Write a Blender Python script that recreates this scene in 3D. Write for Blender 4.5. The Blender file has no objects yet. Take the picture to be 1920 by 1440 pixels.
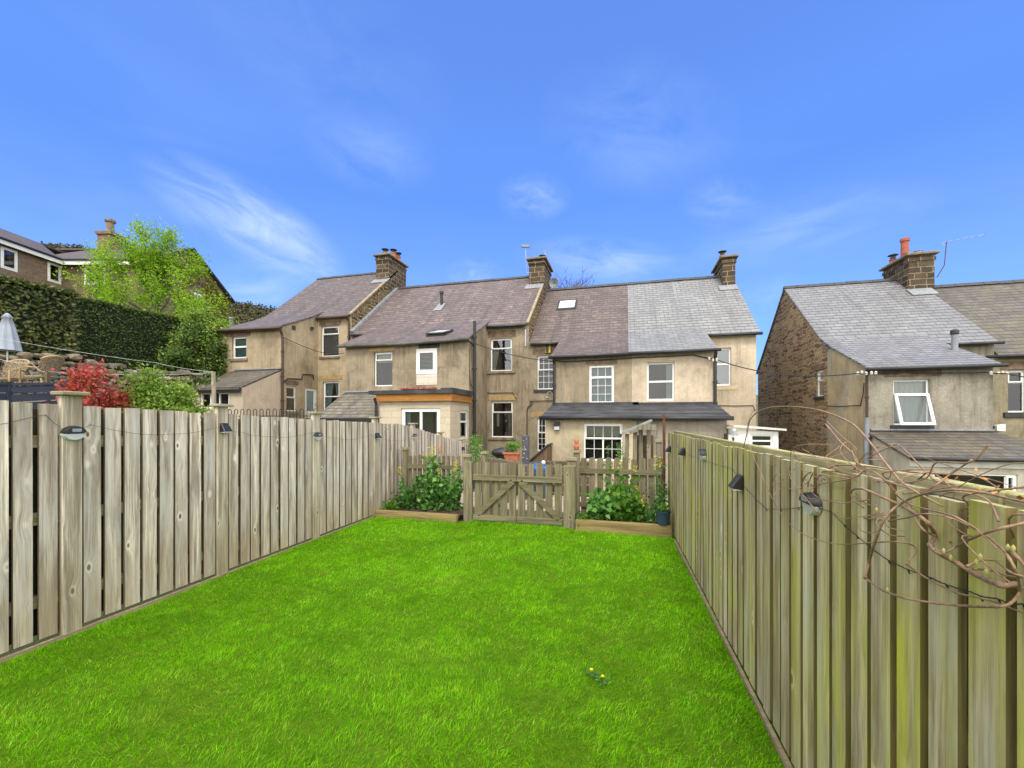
import bpy, bmesh, math, random
import numpy as np
from mathutils import Vector, noise as mnoise
random.seed(7); rng = np.random.default_rng(7)
scene = bpy.context.scene
C = scene.collection
PI = math.pi
TH = math.radians(15.04); CT, ST = math.cos(TH), math.sin(TH)
F = 800.0; HZ = 787.0; EYE = 1.66

# ------------------------------------------------------------------ coordinates
# The world frame follows the garden: x along the terrace, y away from the viewer. The camera is turned by TH.
def on_y(px, py, y):                      # pixel -> point on the wall plane y = const
    a = (px-960)/F; Y = y/(a*ST+CT)
    return Vector((Y*(a*CT-ST), y, EYE-(py-HZ)*Y/F))
def on_x(px, py, x):
    a = (px-960)/F; Y = x/(a*CT-ST)
    return Vector((x, Y*(a*ST+CT), EYE-(py-HZ)*Y/F))
def cam(X, Y, z): return Vector((X*CT-Y*ST, X*ST+Y*CT, z))
def at(px, py, Y): return cam((px-960)/F*Y, Y, EYE-(py-HZ)*Y/F)

# ------------------------------------------------------------------ helpers
def root_loc(o):
    while o.parent: o = o.parent
    return o.location.copy()
def tag(o, label=None, cat=None, group=None, kind=None):
    if label: o['label'] = label
    if cat: o['category'] = cat
    if group: o['group'] = group
    if kind: o['kind'] = kind
    return o
def thing(name, label, cat, loc, group=None):
    o = bpy.data.objects.new(name, None); C.objects.link(o); o.location = loc
    o.empty_display_size = .1
    return tag(o, label, cat, group)
def copy_tree(o, parent=None):
    c = o.copy(); C.objects.link(c)
    if parent: c.parent = parent
    for ch in o.children: copy_tree(ch, c)
    return c

class MB:
    def __init__(s, xf=None): s.v = []; s.f = []; s.xf = xf
    def add(s, pts, faces):
        b = len(s.v)
        for p in pts:
            s.v.append(s.xf(p) if s.xf else Vector(p))
        for f in faces: s.f.append([b+i for i in f])
        return s
    def box(s, x0, x1, y0, y1, z0, z1):
        return s.add([(x0,y0,z0),(x1,y0,z0),(x1,y1,z0),(x0,y1,z0),(x0,y0,z1),(x1,y0,z1),(x1,y1,z1),(x0,y1,z1)],
            [(0,3,2,1),(4,5,6,7),(0,1,5,4),(1,2,6,5),(2,3,7,6),(3,0,4,7)])
    def poly(s, pts): return s.add(pts, [list(range(len(pts)))])
    def prism(s, pts, vec):
        n = len(pts); vec = Vector(vec); pts = [Vector(p) for p in pts]
        fs = [list(range(n)), list(range(2*n-1, n-1, -1))]
        for i in range(n):
            j = (i+1) % n; fs.append([j, i, n+i, n+j])
        return s.add(pts+[p+vec for p in pts], fs)
    def bar(s, a, b, w, h=None, up=(0,0,1)):           # rectangular bar from a to b
        a = Vector(a); b = Vector(b); h = h or w
        d = (b-a).normalized(); u = Vector(up)
        if abs(d.dot(u)) > .98: u = Vector((0,1,0))
        r = d.cross(u).normalized(); u = r.cross(d)
        c = [(-1,-1),(1,-1),(1,1),(-1,1)]
        p = [a+r*w/2*i+u*h/2*j for i,j in c]+[b+r*w/2*i+u*h/2*j for i,j in c]
        return s.add(p, [(0,3,2,1),(4,5,6,7),(0,1,5,4),(1,2,6,5),(2,3,7,6),(3,0,4,7)])
    def tube(s, pts, r, n=8, closed_ends=True):
        pts = [Vector(p) for p in pts]; m = len(pts)
        if not hasattr(r, '__len__'): r = [r]*m
        vs = []; ref = None
        for i, p in enumerate(pts):
            d = (pts[min(i+1,m-1)]-pts[max(i-1,0)])
            d = d.normalized() if d.length > 1e-9 else Vector((0,0,1))
            if ref is None: ref = Vector((1,0,0)) if abs(d.x) < .8 else Vector((0,1,0))
            a = (ref-d*ref.dot(d)).normalized(); b = d.cross(a); ref = a
            for k in range(n):
                t = 2*PI*k/n; vs.append(p+(a*math.cos(t)+b*math.sin(t))*r[i])
        fs = []
        for i in range(m-1):
            for k in range(n):
                k2 = (k+1) % n
                fs.append((i*n+k, i*n+k2, (i+1)*n+k2, (i+1)*n+k))
        if closed_ends:
            fs.append(list(range(n-1,-1,-1))); fs.append([(m-1)*n+k for k in range(n)])
        return s.add(vs, fs)
    def lathe(s, c, prof, n=20, sx=1, sy=1):
        c = Vector(c); vs = []; m = len(prof)
        for r, z in prof:
            for k in range(n):
                t = 2*PI*k/n; vs.append(c+Vector((r*sx*math.cos(t), r*sy*math.sin(t), z)))
        fs = []
        for i in range(m-1):
            for k in range(n):
                k2 = (k+1) % n; fs.append((i*n+k, i*n+k2, (i+1)*n+k2, (i+1)*n+k))
        fs.append(list(range(n-1,-1,-1))); fs.append([(m-1)*n+k for k in range(n)])
        return s.add(vs, fs)
    def build(s, name, mat, parent=None, smooth=False, bevel=0, label=None):
        off = root_loc(parent) if parent else Vector((0,0,0))
        me = bpy.data.meshes.new(name)
        me.from_pydata([tuple(v-off) for v in s.v], [], s.f)
        me.materials.append(mat)
        uv = me.uv_layers.new(name='UVMap').data
        for p in me.polygons:
            n = p.normal
            u = Vector((0,0,1)).cross(n)
            u = Vector((1,0,0)) if u.length < .05 else u.normalized()
            w = n.cross(u)
            for li in p.loop_indices:
                q = s.v[me.loops[li].vertex_index]
                uv[li].uv = (q.dot(u), q.dot(w))
            p.use_smooth = smooth
        o = bpy.data.objects.new(name, me); C.objects.link(o)
        if parent: o.parent = parent
        if bevel:
            b = o.modifiers.new('bevel', 'BEVEL'); b.width = bevel; b.segments = 1; b.limit_method = 'ANGLE'
        if label: o['label'] = label
        return o

def np_obj(name, verts, faces, mat, parent=None, smooth=False):
    """verts (N,3), faces (M,k) arrays"""
    off = np.array(root_loc(parent)) if parent else np.zeros(3)
    verts = np.asarray(verts, dtype=np.float32)-off.astype(np.float32)
    me = bpy.data.meshes.new(name); k = faces.shape[1]
    me.vertices.add(len(verts)); me.vertices.foreach_set('co', verts.ravel())
    me.loops.add(faces.size); me.loops.foreach_set('vertex_index', faces.astype(np.int32).ravel())
    me.polygons.add(len(faces))
    me.polygons.foreach_set('loop_start', np.arange(0, faces.size, k, dtype=np.int32))
    me.polygons.foreach_set('loop_total', np.full(len(faces), k, dtype=np.int32))
    if smooth: me.polygons.foreach_set('use_smooth', np.ones(len(faces), dtype=bool))
    me.update(calc_edges=True)
    me.materials.append(mat)
    o = bpy.data.objects.new(name, me); C.objects.link(o)
    if parent: o.parent = parent
    return o

def leaf_arrays(cen, L, W, up=.0, droop=None):
    """each leaf: two quads folded on the midrib; cen (N,3); returns verts, faces"""
    n = len(cen)
    d = rng.normal(size=(n,3)); d[:,2] = d[:,2]*.7+up
    if droop is not None: d = d*.6+droop
    d /= np.linalg.norm(d,axis=1)[:,None]
    r = rng.normal(size=(n,3)); r[:,2] *= .35
    s = np.cross(d, r); s /= np.linalg.norm(s,axis=1)[:,None]+1e-9
    nn = np.cross(s, d)
    L = L*rng.uniform(.65,1.3,n)[:,None]; W = W*rng.uniform(.7,1.25,n)[:,None]
    b = cen; t = cen+d*L
    m = cen+d*L*.45+nn*W*.18
    l = m+s*W*.5+nn*W*.15; rr = m-s*W*.5+nn*W*.15
    v = np.stack([b, l, t, rr],axis=1).reshape(-1,3)
    i = np.arange(n)*4
    f = np.stack([i, i+1, i+2, i+3],axis=1)
    return v, f

# ------------------------------------------------------------------ material helpers
class NT:
    def __init__(s, name):
        s.m = bpy.data.materials.new(name); s.m.use_nodes = True
        s.t = s.m.node_tree; s.n = s.t.nodes; s.l = s.t.links
        s.p = s.n['Principled BSDF']; s.out = s.n['Material Output']
    def node(s, typ, **kw):
        x = s.n.new(typ)
        for k, v in kw.items():
            if k.startswith('i_'): x.inputs[k[2:].replace('_',' ')].default_value = v
            else: setattr(x, k, v)
        return x
    def link(s, a, b): s.l.new(a, b)
    def uv(s): return s.node('ShaderNodeTexCoord').outputs['UV']
    def obj(s): return s.node('ShaderNodeTexCoord').outputs['Object']
    def pos(s): return s.node('ShaderNodeNewGeometry').outputs['Position']
    def rand(s): return s.node('ShaderNodeNewGeometry').outputs['Random Per Island']
    def vmul(s, v, k):
        x = s.node('ShaderNodeVectorMath', operation='MULTIPLY'); s.link(v, x.inputs[0]); x.inputs[1].default_value = k; return x.outputs[0]
    def vadd(s, a, b):
        x = s.node('ShaderNodeVectorMath', operation='ADD'); s.link(a, x.inputs[0]); s.link(b, x.inputs[1]); return x.outputs[0]
    def math(s, op, a, b=None, c=None, clamp=False):
        x = s.node('ShaderNodeMath', operation=op, use_clamp=clamp)
        for i, q in enumerate((a, b, c)):
            if q is None: continue
            if isinstance(q, (int, float)): x.inputs[i].default_value = q
            else: s.link(q, x.inputs[i])
        return x.outputs[0]
    def noise(s, v, scale, detail=4, rough=.55, dist=0, out='Fac'):
        x = s.node('ShaderNodeTexNoise'); s.link(v, x.inputs['Vector'])
        x.inputs['Scale'].default_value = scale; x.inputs['Detail'].default_value = detail
        x.inputs['Roughness'].default_value = rough; x.inputs['Distortion'].default_value = dist
        return x.outputs[out]
    def ramp(s, f, stops):
        x = s.node('ShaderNodeValToRGB'); s.link(f, x.inputs[0]); e = x.color_ramp.elements
        while len(e) < len(stops): e.new(.5)
        for i, (p, c) in enumerate(stops):
            e[i].position = p; e[i].color = (c[0],c[1],c[2],1) if hasattr(c,'__len__') else (c,c,c,1)
        return x.outputs[0]
    def mix(s, f, a, b, mode='MIX'):
        x = s.node('ShaderNodeMix', data_type='RGBA', blend_type=mode)
        for i, q in ((0,f),(6,a),(7,b)):
            if isinstance(q, (int,float)): x.inputs[i].default_value = q
            elif isinstance(q, tuple): x.inputs[i].default_value = (q[0],q[1],q[2],1)
            else: s.link(q, x.inputs[i])
        return x.outputs[2]
    def rng(s, f, a, b, c=0., d=1.):
        x = s.node('ShaderNodeMapRange'); s.link(f, x.inputs[0])
        for i, q in enumerate((a,b,c,d)): x.inputs[i+1].default_value = q
        return x.outputs[0]
    def bump(s, h, strength=.3, dist=.01):
        x = s.node('ShaderNodeBump'); s.link(h, x.inputs['Height'])
        x.inputs['Strength'].default_value = strength; x.inputs['Distance'].default_value = dist
        s.link(x.outputs[0], s.p.inputs['Normal']); return x
    def col(s, c):
        if isinstance(c, tuple): s.p.inputs['Base Color'].default_value = (c[0],c[1],c[2],1)
        else: s.link(c, s.p.inputs['Base Color'])
    def rough(s, r):
        if isinstance(r, (int,float)): s.p.inputs['Roughness'].default_value = r
        else: s.link(r, s.p.inputs['Roughness'])
        return s
    def sep(s, v):
        x = s.node('ShaderNodeSeparateXYZ'); s.link(v, x.inputs[0]); return x.outputs
    def comb(s, a, b, c=0.):
        x = s.node('ShaderNodeCombineXYZ')
        for i, q in enumerate((a,b,c)):
            if isinstance(q, (int,float)): x.inputs[i].default_value = q
            else: s.link(q, x.inputs[i])
        return x.outputs[0]

def mul(c, k): return tuple(x*k for x in c)
def plain(name, c, rough=.6, var=.15, scale=8, metal=0, bump=.1, spec=.5):
    m = NT(name); p = m.obj()
    f = m.noise(p, scale, 5)
    m.col(m.ramp(f, [(.3, mul(c,1-var)), (.7, mul(c,1+var))])); m.rough(rough)
    m.p.inputs['Metallic'].default_value = metal
    m.p.inputs['Specular IOR Level'].default_value = spec
    if bump: m.bump(m.noise(p, scale*6, 3), bump, .004)
    return m.m

def render_wall(name, c, stain=(.06,.05,.035), amt=.5, patch=None, grain=1.):
    """roughcast / cement render with streaks, damp and patched areas"""
    m = NT(name); uv = m.uv(); p = m.pos()
    base = m.ramp(m.noise(p, .6, 8, .68, .4), [(.32, mul(c,.55)), (.48, mul(c,.95)), (.56, mul(c,1.08)), (.72, mul(c,1.32))])
    if patch: base = m.mix(m.rng(m.noise(p, .8, 4, .5, .6), .5, .57, 0, .8), base, patch)
    st = m.noise(m.vmul(uv, (5,.5,1)), 1.0, 7, .68, .4)
    st2 = m.noise(p, .75, 6, .7, .8)
    f = m.math('MULTIPLY', m.rng(st, .46, .74), m.rng(st2, .4, .66))
    f = m.math('MULTIPLY', f, amt, clamp=True)
    c1 = m.mix(f, base, stain)
    st3 = m.noise(m.vmul(uv, (14,.35,1)), 1.0, 4, .6, .2); st4 = m.noise(p, 1.6, 4, .6)
    c1 = m.mix(m.math('MULTIPLY', m.math('MULTIPLY', m.rng(st3,.5,.72), m.rng(st4,.42,.6)), .55*amt, clamp=True), c1, mul(stain,1.2))
    dots = m.noise(uv, 22, 3, .7)
    blot = m.rng(m.noise(p, 2.6, 9, .78, .5), .50, .68, 0, .45*amt)
    c2 = m.mix(blot, c1, mul(stain,1.6))
    c3 = m.mix(m.rng(dots, .35, .7, 0, .34*grain), c2, mul(c,.45))
    m.col(c3); m.rough(.95); m.p.inputs['Specular IOR Level'].default_value = .15
    m.bump(m.noise(uv, 45, 4, .8), .5*grain, .012)
    return m.m

def slate(name, c1, c2, cm, light=None, amt=.3, row=.225, w=.32, moss=None, gloss=.55):
    m = NT(name); uv = m.uv(); p = m.pos()
    wob = m.noise(uv, 1.3, 3, out='Color')
    uvw = m.vadd(uv, m.vmul(wob, (.05,.035,0)))
    b = m.node('ShaderNodeTexBrick', offset=.5)
    m.link(uvw, b.inputs['Vector'])
    b.inputs['Color1'].default_value = (*c1,1); b.inputs['Color2'].default_value = (*c2,1)
    b.inputs['Mortar'].default_value = (*cm,1); b.inputs['Scale'].default_value = 1
    b.inputs['Mortar Size'].default_value = .010; b.inputs['Mortar Smooth'].default_value = .2
    b.inputs['Brick Width'].default_value = w; b.inputs['Row Height'].default_value = row
    col = b.outputs['Color']
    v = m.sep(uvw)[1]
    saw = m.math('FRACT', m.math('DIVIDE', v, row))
    col = m.mix(m.rng(m.noise(m.vmul(uv,(1,.45,1)), 1.6, 8, .75), .40, .64, .0, .7), col, mul(c1,.6))
    if light: col = m.mix(m.rng(m.noise(p, 3.4, 10, .85, .4), .54, .66, 0, min(1.,amt*1.3)), col, light)
    if moss: col = m.mix(m.rng(m.noise(p, 1.1, 7, .75), .5, .66, 0, .6), col, moss)
    col = m.mix(m.rng(m.noise(m.vmul(uv,(3.,.25,1)), 1, 6, .65), .50, .68, 0, .6), col, mul(c2,.55))
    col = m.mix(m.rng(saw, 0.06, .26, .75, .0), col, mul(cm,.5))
    m.col(col); m.rough(m.rng(m.noise(uv, 6, 3), .3, .7, gloss-.08, gloss+.2))
    h = m.math('ADD', m.math('MULTIPLY', saw, -.7), m.math('MULTIPLY', b.outputs['Fac'], -.6))
    h = m.math('ADD', h, m.math('MULTIPLY', m.noise(uv, 25, 4), .35))
    m.bump(h, .75, .012)
    return m.m

def coursed(name, c1, c2, cm, row=.22, w=.42, msize=.016, soot=.5, bumpd=.03):
    m = NT(name); uv = m.uv(); p = m.pos()
    uvw = m.vadd(uv, m.vmul(m.noise(uv, 2.5, 4, out='Color'), (.08,.06,0)))
    b = m.node('ShaderNodeTexBrick', offset=.5, offset_frequency=2, squash=1.3, squash_frequency=3)
    m.link(uvw, b.inputs['Vector'])
    b.inputs['Color1'].default_value = (*c1,1); b.inputs['Color2'].default_value = (*c2,1)
    b.inputs['Mortar'].default_value = (*cm,1); b.inputs['Scale'].default_value = 1
    b.inputs['Mortar Size'].default_value = msize; b.inputs['Mortar Smooth'].default_value = .3
    b.inputs['Brick Width'].default_value = w; b.inputs['Row Height'].default_value = row
    col = m.mix(m.rng(m.noise(p, 4, 7, .7), .4, .65, 0, soot), b.outputs['Color'], mul(c2,.35))
    col = m.mix(m.rng(m.noise(uv, 18, 5, .7), .35, .7, 0, .35), col, mul(c1,1.5))
    m.col(col); m.rough(.95); m.p.inputs['Specular IOR Level'].default_value = .15
    m.bump(m.math('ADD', m.math('MULTIPLY', b.outputs['Fac'], -1.), m.math('MULTIPLY', m.noise(uv, 14, 5, .7), .7)), .7, bumpd)
    return m.m

def rubble(name, c1, c2, c3, cm, w=.34, row=.15):
    """random coursed rubble: a brick grid bent by noise, each stone its own tone"""
    m = NT(name); uv = m.uv()
    v = m.vadd(uv, m.vmul(m.noise(uv, 2.2, 3, .6, out='Color'), (.46,.40,0)))
    v = m.vadd(v, m.vmul(m.noise(uv, 7, 2, .5, out='Color'), (.10,.10,0)))
    b = m.node('ShaderNodeTexBrick', offset=.43, offset_frequency=2, squash=1.6, squash_frequency=2)
    m.link(v, b.inputs['Vector']); b.inputs['Scale'].default_value = 1
    b.inputs['Color1'].default_value = (0,0,0,1); b.inputs['Color2'].default_value = (1,1,1,1); b.inputs['Mortar'].default_value = (.5,.5,.5,1)
    b.inputs['Mortar Size'].default_value = .018; b.inputs['Mortar Smooth'].default_value = .5
    b.inputs['Brick Width'].default_value = w; b.inputs['Row Height'].default_value = row
    col = m.ramp(m.sep(b.outputs['Color'])[0], [(0.0,c2),(.4,c1),(.8,c3),(1.0,mul(c3,1.3))])
    col = m.mix(m.rng(m.noise(uv, 8, 6, .75), .35, .7, 0, .6), col, mul(c2,.6))
    col = m.mix(m.rng(m.noise(uv, .8, 4, .6), .45, .7, 0, .4), col, mul(c3,1.1))
    col = m.mix(b.outputs['Fac'], col, cm)
    m.col(col); m.rough(.97); m.p.inputs['Specular IOR Level'].default_value = .1
    m.bump(m.math('ADD', m.math('MULTIPLY', b.outputs['Fac'], -1.), m.math('MULTIPLY', m.noise(uv, 18, 5, .7), .6)), .8, .045)
    return m.m

def wood(name, c, dark, algae=None, aamt=0., knots=True, horiz=False, weather=None, lowtint=None, gscale=1., edge=None):
    m = NT(name); uv = m.uv(); r = m.rand()
    if horiz:
        s = m.sep(uv); uv = m.comb(s[1], s[0])
    off = m.comb(m.math('MULTIPLY', r, 37.), m.math('MULTIPLY', r, 53.))
    q = m.vadd(uv, off)
    # knots
    kv = m.vmul(q, (8.5,4.2,1)); vo = m.node('ShaderNodeTexVoronoi', feature='F1'); m.link(kv, vo.inputs['Vector']); vo.inputs['Scale'].default_value = 1; vo.inputs['Randomness'].default_value = 1
    kr = m.sep(vo.outputs['Color'])[0]
    kd = vo.outputs['Distance']
    on = m.math('GREATER_THAN', kr, .62)
    warp = m.math('MULTIPLY', m.rng(kd, .0, .5, 1, 0), m.math('MULTIPLY', on, .035 if knots else .0))
    qq = m.vadd(q, m.comb(warp, 0.))
    g1 = m.noise(m.vmul(qq, (55*gscale,1.5,1)), 1, 5, .65, .25)
    g2 = m.noise(m.vmul(qq, (14*gscale,.7,1)), 1, 4, .6, .7)
    rings = m.noise(m.vmul(qq, (160*gscale,5,1)), 1, 3, .6)
    tint = m.mix(m.rng(r, 0, 1), mul(c,.66), mul(c,1.22))
    col = m.mix(m.rng(g2, .40, .62, 0, .85), tint, dark)
    col = m.mix(m.rng(g1, .44, .66, 0, .7), col, mul(dark,.75))
    col = m.mix(m.rng(rings, .48, .7, 0, .5), col, mul(dark,.55))
    if weather: col = m.mix(m.rng(m.noise(m.vmul(q,(6,1.2,1)), 1, 5, .6), .45, .68, 0, .7), col, weather)
    if knots:
        ring = m.math('MULTIPLY', m.rng(kd, .13, .24, 1, 0), on)
        col = m.mix(m.math('MULTIPLY', ring, .55), col, mul(c,1.35))
        core = m.math('MULTIPLY', m.rng(kd, .08, .14, 1, 0), on)
        col = m.mix(m.math('MULTIPLY', core, .9), col, mul(dark,.22))
    if lowtint:
        z = m.sep(m.pos())[2]
        lw = m.math('MULTIPLY', m.rng(z, .75, .02, 0, 1), m.rng(m.noise(m.vmul(q,(9,2,1)),1,5,.6), .35, .6))
        col = m.mix(m.math('MULTIPLY', lw, .7), col, lowtint)
    if algae:
        an = m.noise(m.vmul(q, (12,.9,1)), 1, 6, .62, .3)
        ar = m.math('MULTIPLY', m.rng(m.math('FRACT', m.math('MULTIPLY', r, 7.3)), 0, 1, .25, 1.), aamt)
        fa = m.math('MULTIPLY', m.math('MULTIPLY', m.rng(an, .40, .60), m.rng(m.noise(m.pos(), 1.1, 3, .5), .38, .58)), ar, clamp=True)
        col = m.mix(fa, col, algae)
    if edge:                                        # board edges: brown tone, with the shade of the gaps painted in
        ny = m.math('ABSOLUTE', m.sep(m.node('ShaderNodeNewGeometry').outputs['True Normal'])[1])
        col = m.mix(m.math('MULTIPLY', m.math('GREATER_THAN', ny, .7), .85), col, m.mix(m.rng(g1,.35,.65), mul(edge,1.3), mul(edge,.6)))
    m.col(col); m.rough(.9); m.p.inputs['Specular IOR Level'].default_value = .2
    m.bump(m.math('ADD', g1, m.math('MULTIPLY', rings, .6)), .45, .004)
    return m.m

def leafmat(name, c1, c2, c3=None, trans=.35, rough=.5, nscale=1.2, spec=.3):
    m = NT(name); r = m.rand()
    st = [(0., c1), (.55, c2)] + ([(1., c3)] if c3 else [(1., mul(c2,1.3))])
    col = m.ramp(r, st)
    n = m.noise(m.pos(), nscale, 4)
    col = m.mix(m.rng(n, .35, .65, 0, .6), col, mul(c1,.85))
    m.col(col); m.rough(rough); m.p.inputs['Specular IOR Level'].default_value = spec
    t = m.node('ShaderNodeBsdfTranslucent'); tc = m.mix(1., col, (1.15,1.2,.6), 'MULTIPLY'); m.link(tc, t.inputs[0])
    x = m.node('ShaderNodeMixShader'); x.inputs[0].default_value = trans
    m.link(m.p.outputs[0], x.inputs[1]); m.link(t.outputs[0], x.inputs[2]); m.link(x.outputs[0], m.out.inputs[0])
    return m.m

def glassmat(name, refl=.08, tint=(.75,.8,.8), rough=.02):
    m = NT(name)
    tr = m.node('ShaderNodeBsdfTransparent'); tr.inputs[0].default_value = (*tint,1)
    gl = m.node('ShaderNodeBsdfGlossy'); gl.inputs['Roughness'].default_value = rough
    fr = m.node('ShaderNodeFresnel'); fr.inputs[0].default_value = 1.5
    bp = m.node('ShaderNodeBump'); bp.inputs['Strength'].default_value = .06; bp.inputs['Distance'].default_value = .02
    m.link(m.noise(m.pos(), 1.3, 2), bp.inputs['Height']); m.link(bp.outputs[0], gl.inputs['Normal'])
    x = m.node('ShaderNodeMixShader'); f = m.math('ADD', m.math('MULTIPLY', fr.outputs[0], 1.1), refl, clamp=True)
    m.link(f, x.inputs[0]); m.link(tr.outputs[0], x.inputs[1]); m.link(gl.outputs[0], x.inputs[2]); m.link(x.outputs[0], m.out.inputs[0])
    return m.m

M = {}
M['wall1'] = render_wall('render_beige', (.45,.36,.24), amt=.8)
M['wall1b'] = render_wall('render_pinkish', (.53,.42,.32), amt=.4, patch=(.52,.44,.33))
M['wall2'] = render_wall('render_grey_beige', (.36,.295,.205), amt=1.15)
M['wall3'] = render_wall('render_stained', (.385,.315,.215), amt=1.05, patch=(.29,.24,.17))
M['wall3b'] = render_wall('render_bay_cream', (.52,.44,.30), amt=.6)
M['wall4'] = render_wall('render_cream', (.55,.455,.34), amt=.5, grain=.7)
M['wall4b'] = render_wall('render_bay_grey', (.34,.30,.24), amt=.6)
M['wall5'] = render_wall('render_grey_pebbledash', (.34,.31,.25), amt=1.1, grain=1.5)
M['wall5s'] = render_wall('render_side_cream', (.47,.385,.24), amt=.8, patch=(.40,.37,.30))
M['wall5l'] = render_wall('render_leanto_pale', (.52,.48,.38), amt=.45)
M['wall6'] = render_wall('render_ochre_grey', (.33,.285,.19), amt=1.)
M['block'] = coursed('pale_blockwork', (.55,.47,.35), (.47,.40,.30), (.42,.36,.27), row=.22, w=.44, msize=.008, soot=.08, bumpd=.01)
M['whiteblock'] = coursed('white_blocks', (.62,.56,.48), (.55,.50,.42), (.40,.35,.28), row=.22, w=.44, msize=.01, soot=.05, bumpd=.01)
M['slate1'] = slate('slate_mauve', (.165,.125,.115), (.10,.077,.075), (.05,.04,.035), (.34,.29,.21), .45)
M['slate2'] = slate('slate_mauve_lichen', (.185,.137,.128), (.105,.08,.078), (.055,.042,.04), (.40,.34,.25), .5)
M['slate3'] = slate('slate_brown', (.165,.122,.108), (.09,.068,.062), (.05,.04,.03), (.36,.30,.21), .5)
M['slate4'] = slate('slate_new_grey', (.275,.272,.268), (.205,.205,.205), (.07,.075,.08), (.40,.41,.41), .3, row=.22, w=.33, gloss=.5)
M['slate5'] = slate('slate_grey', (.245,.243,.247), (.18,.18,.186), (.05,.052,.06), (.36,.35,.35), .3, row=.22, w=.34, gloss=.5)
M['slate6'] = slate('slate_mossy', (.15,.125,.10), (.085,.072,.06), (.04,.035,.03), (.30,.27,.20), .4, moss=(.14,.13,.06))
M['slate7'] = slate('slate_old_lichen', (.22,.19,.15), (.12,.105,.09), (.045,.04,.03), (.42,.38,.28), .6, moss=(.17,.16,.08))
M['tile'] = slate('concrete_tile_brown', (.13,.095,.08), (.09,.07,.06), (.03,.025,.02), None, .2, row=.33, w=.3)
M['felt'] = plain('roofing_felt', (.042,.044,.050), .8, .5, 2.5, bump=.3)
M['stone_ch'] = coursed('chimney_stone', (.125,.093,.062), (.03,.025,.02), (.34,.27,.18), row=.23, w=.40, msize=.018)
M['rubble'] = rubble('rubble_stone', (.26,.185,.115), (.11,.08,.055), (.40,.30,.18), (.50,.39,.25))
M['rubble_up'] = rubble('rubble_upstand', (.11,.08,.05), (.06,.045,.032), (.17,.125,.07), (.38,.30,.18), .36, .17)
M['brick'] = coursed('brown_brick', (.215,.145,.10), (.11,.072,.052), (.30,.26,.20), row=.075, w=.225, msize=.008, soot=.15, bumpd=.01)
M['lintel'] = plain('stone_lintel_brown', (.17,.115,.075), .95, .5, 5, bump=.4)
M['lintel_ochre'] = plain('stone_lintel_ochre', (.36,.25,.11), .95, .25, 5, bump=.3)
M['sill'] = plain('stone_sill', (.20,.165,.11), .95, .4, 5, bump=.4)
M['sill_dark'] = plain('painted_black_sill', (.03,.03,.032), .6, .4, 5)
M['sill_cream'] = plain('cream_sill', (.50,.40,.25), .9, .15, 5)
M['upvc'] = plain('white_upvc', (.80,.80,.78), .35, .04, 3, bump=0)
M['upvc_dirty'] = plain('off_white_fascia', (.62,.60,.54), .6, .15, 3, bump=0)
M['black'] = plain('black_plastic', (.018,.018,.02), .4, .2, 5, bump=0)
M['gutter_grey'] = plain('weathered_grey_gutter', (.10,.10,.085), .7, .4, 3)
M['brownpipe'] = plain('brown_painted_iron', (.055,.026,.020), .5, .3, 5)
M['greypipe'] = plain('grey_pipe', (.22,.24,.27), .5, .2, 3)
M['lead'] = plain('lead_flashing', (.24,.25,.27), .5, .25, 6)
M['mortar'] = plain('mortar_fillet', (.30,.24,.155), .95, .3, 6)
M['ridge'] = plain('ridge_tile_dark', (.05,.052,.058), .7, .3, 4)
M['ridge_b'] = plain('ridge_tile_stone', (.17,.13,.10), .9, .3, 4)
M['terracotta'] = plain('terracotta', (.42,.14,.065), .8, .25, 8)
M['terra_red'] = plain('terracotta_red', (.36,.10,.065), .8, .25, 8)
M['terra_buff'] = plain('buff_clay', (.45,.26,.12), .8, .2, 8)
M['metal'] = plain('galvanised_metal', (.38,.40,.42), .4, .15, 6, metal=.7)
M['darkmetal'] = plain('dark_iron', (.02,.02,.022), .5, .3, 6)
M['rust'] = plain('rusty_iron', (.12,.05,.03), .9, .4, 12)
M['newtimber'] = wood('new_orange_timber', (.46,.22,.06), (.30,.13,.035), horiz=True)
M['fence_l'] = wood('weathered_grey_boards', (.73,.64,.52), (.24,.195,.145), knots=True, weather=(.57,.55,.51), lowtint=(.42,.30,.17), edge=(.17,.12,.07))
M['fence_lrail'] = wood('weathered_rail', (.28,.25,.16), (.15,.13,.07), (.14,.15,.04), .4, horiz=True)
M['post_l'] = wood('fence_post_wood', (.58,.51,.41), (.24,.20,.14), (.28,.27,.10), .18, knots=True, lowtint=(.30,.22,.12))
M['dark_rear'] = wood('gap_shade_rear_boards', (.07,.065,.04), (.035,.032,.02), knots=False)  # near-black colour paints the shade seen through the fence gaps
M['postcap'] = wood('post_cap_wood', (.36,.33,.25), (.25,.22,.12), (.22,.23,.06), .6, knots=False, horiz=True)
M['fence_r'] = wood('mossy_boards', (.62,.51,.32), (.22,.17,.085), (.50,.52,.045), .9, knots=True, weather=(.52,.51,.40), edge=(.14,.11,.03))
M['fence_rtop'] = wood('mossy_rail', (.50,.46,.26), (.28,.25,.12), (.36,.38,.07), .7, horiz=True)
M['gate'] = wood('gate_timber', (.285,.24,.165), (.13,.11,.065), (.17,.19,.05), .45, knots=True)
M['gate_h'] = wood('gate_timber_rail', (.25,.22,.14), (.13,.11,.065), (.15,.17,.05), .35, horiz=True)
M['sleeper'] = wood('sleeper_timber', (.36,.26,.12), (.19,.14,.06), (.20,.2,.05), .4, horiz=True, knots=False)
M['edging'] = wood('edging_timber', (.38,.30,.18), (.22,.17,.1), horiz=True, knots=False)
M['oldwood'] = wood('old_brown_wood', (.20,.13,.075), (.10,.065,.04), knots=True)
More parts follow.
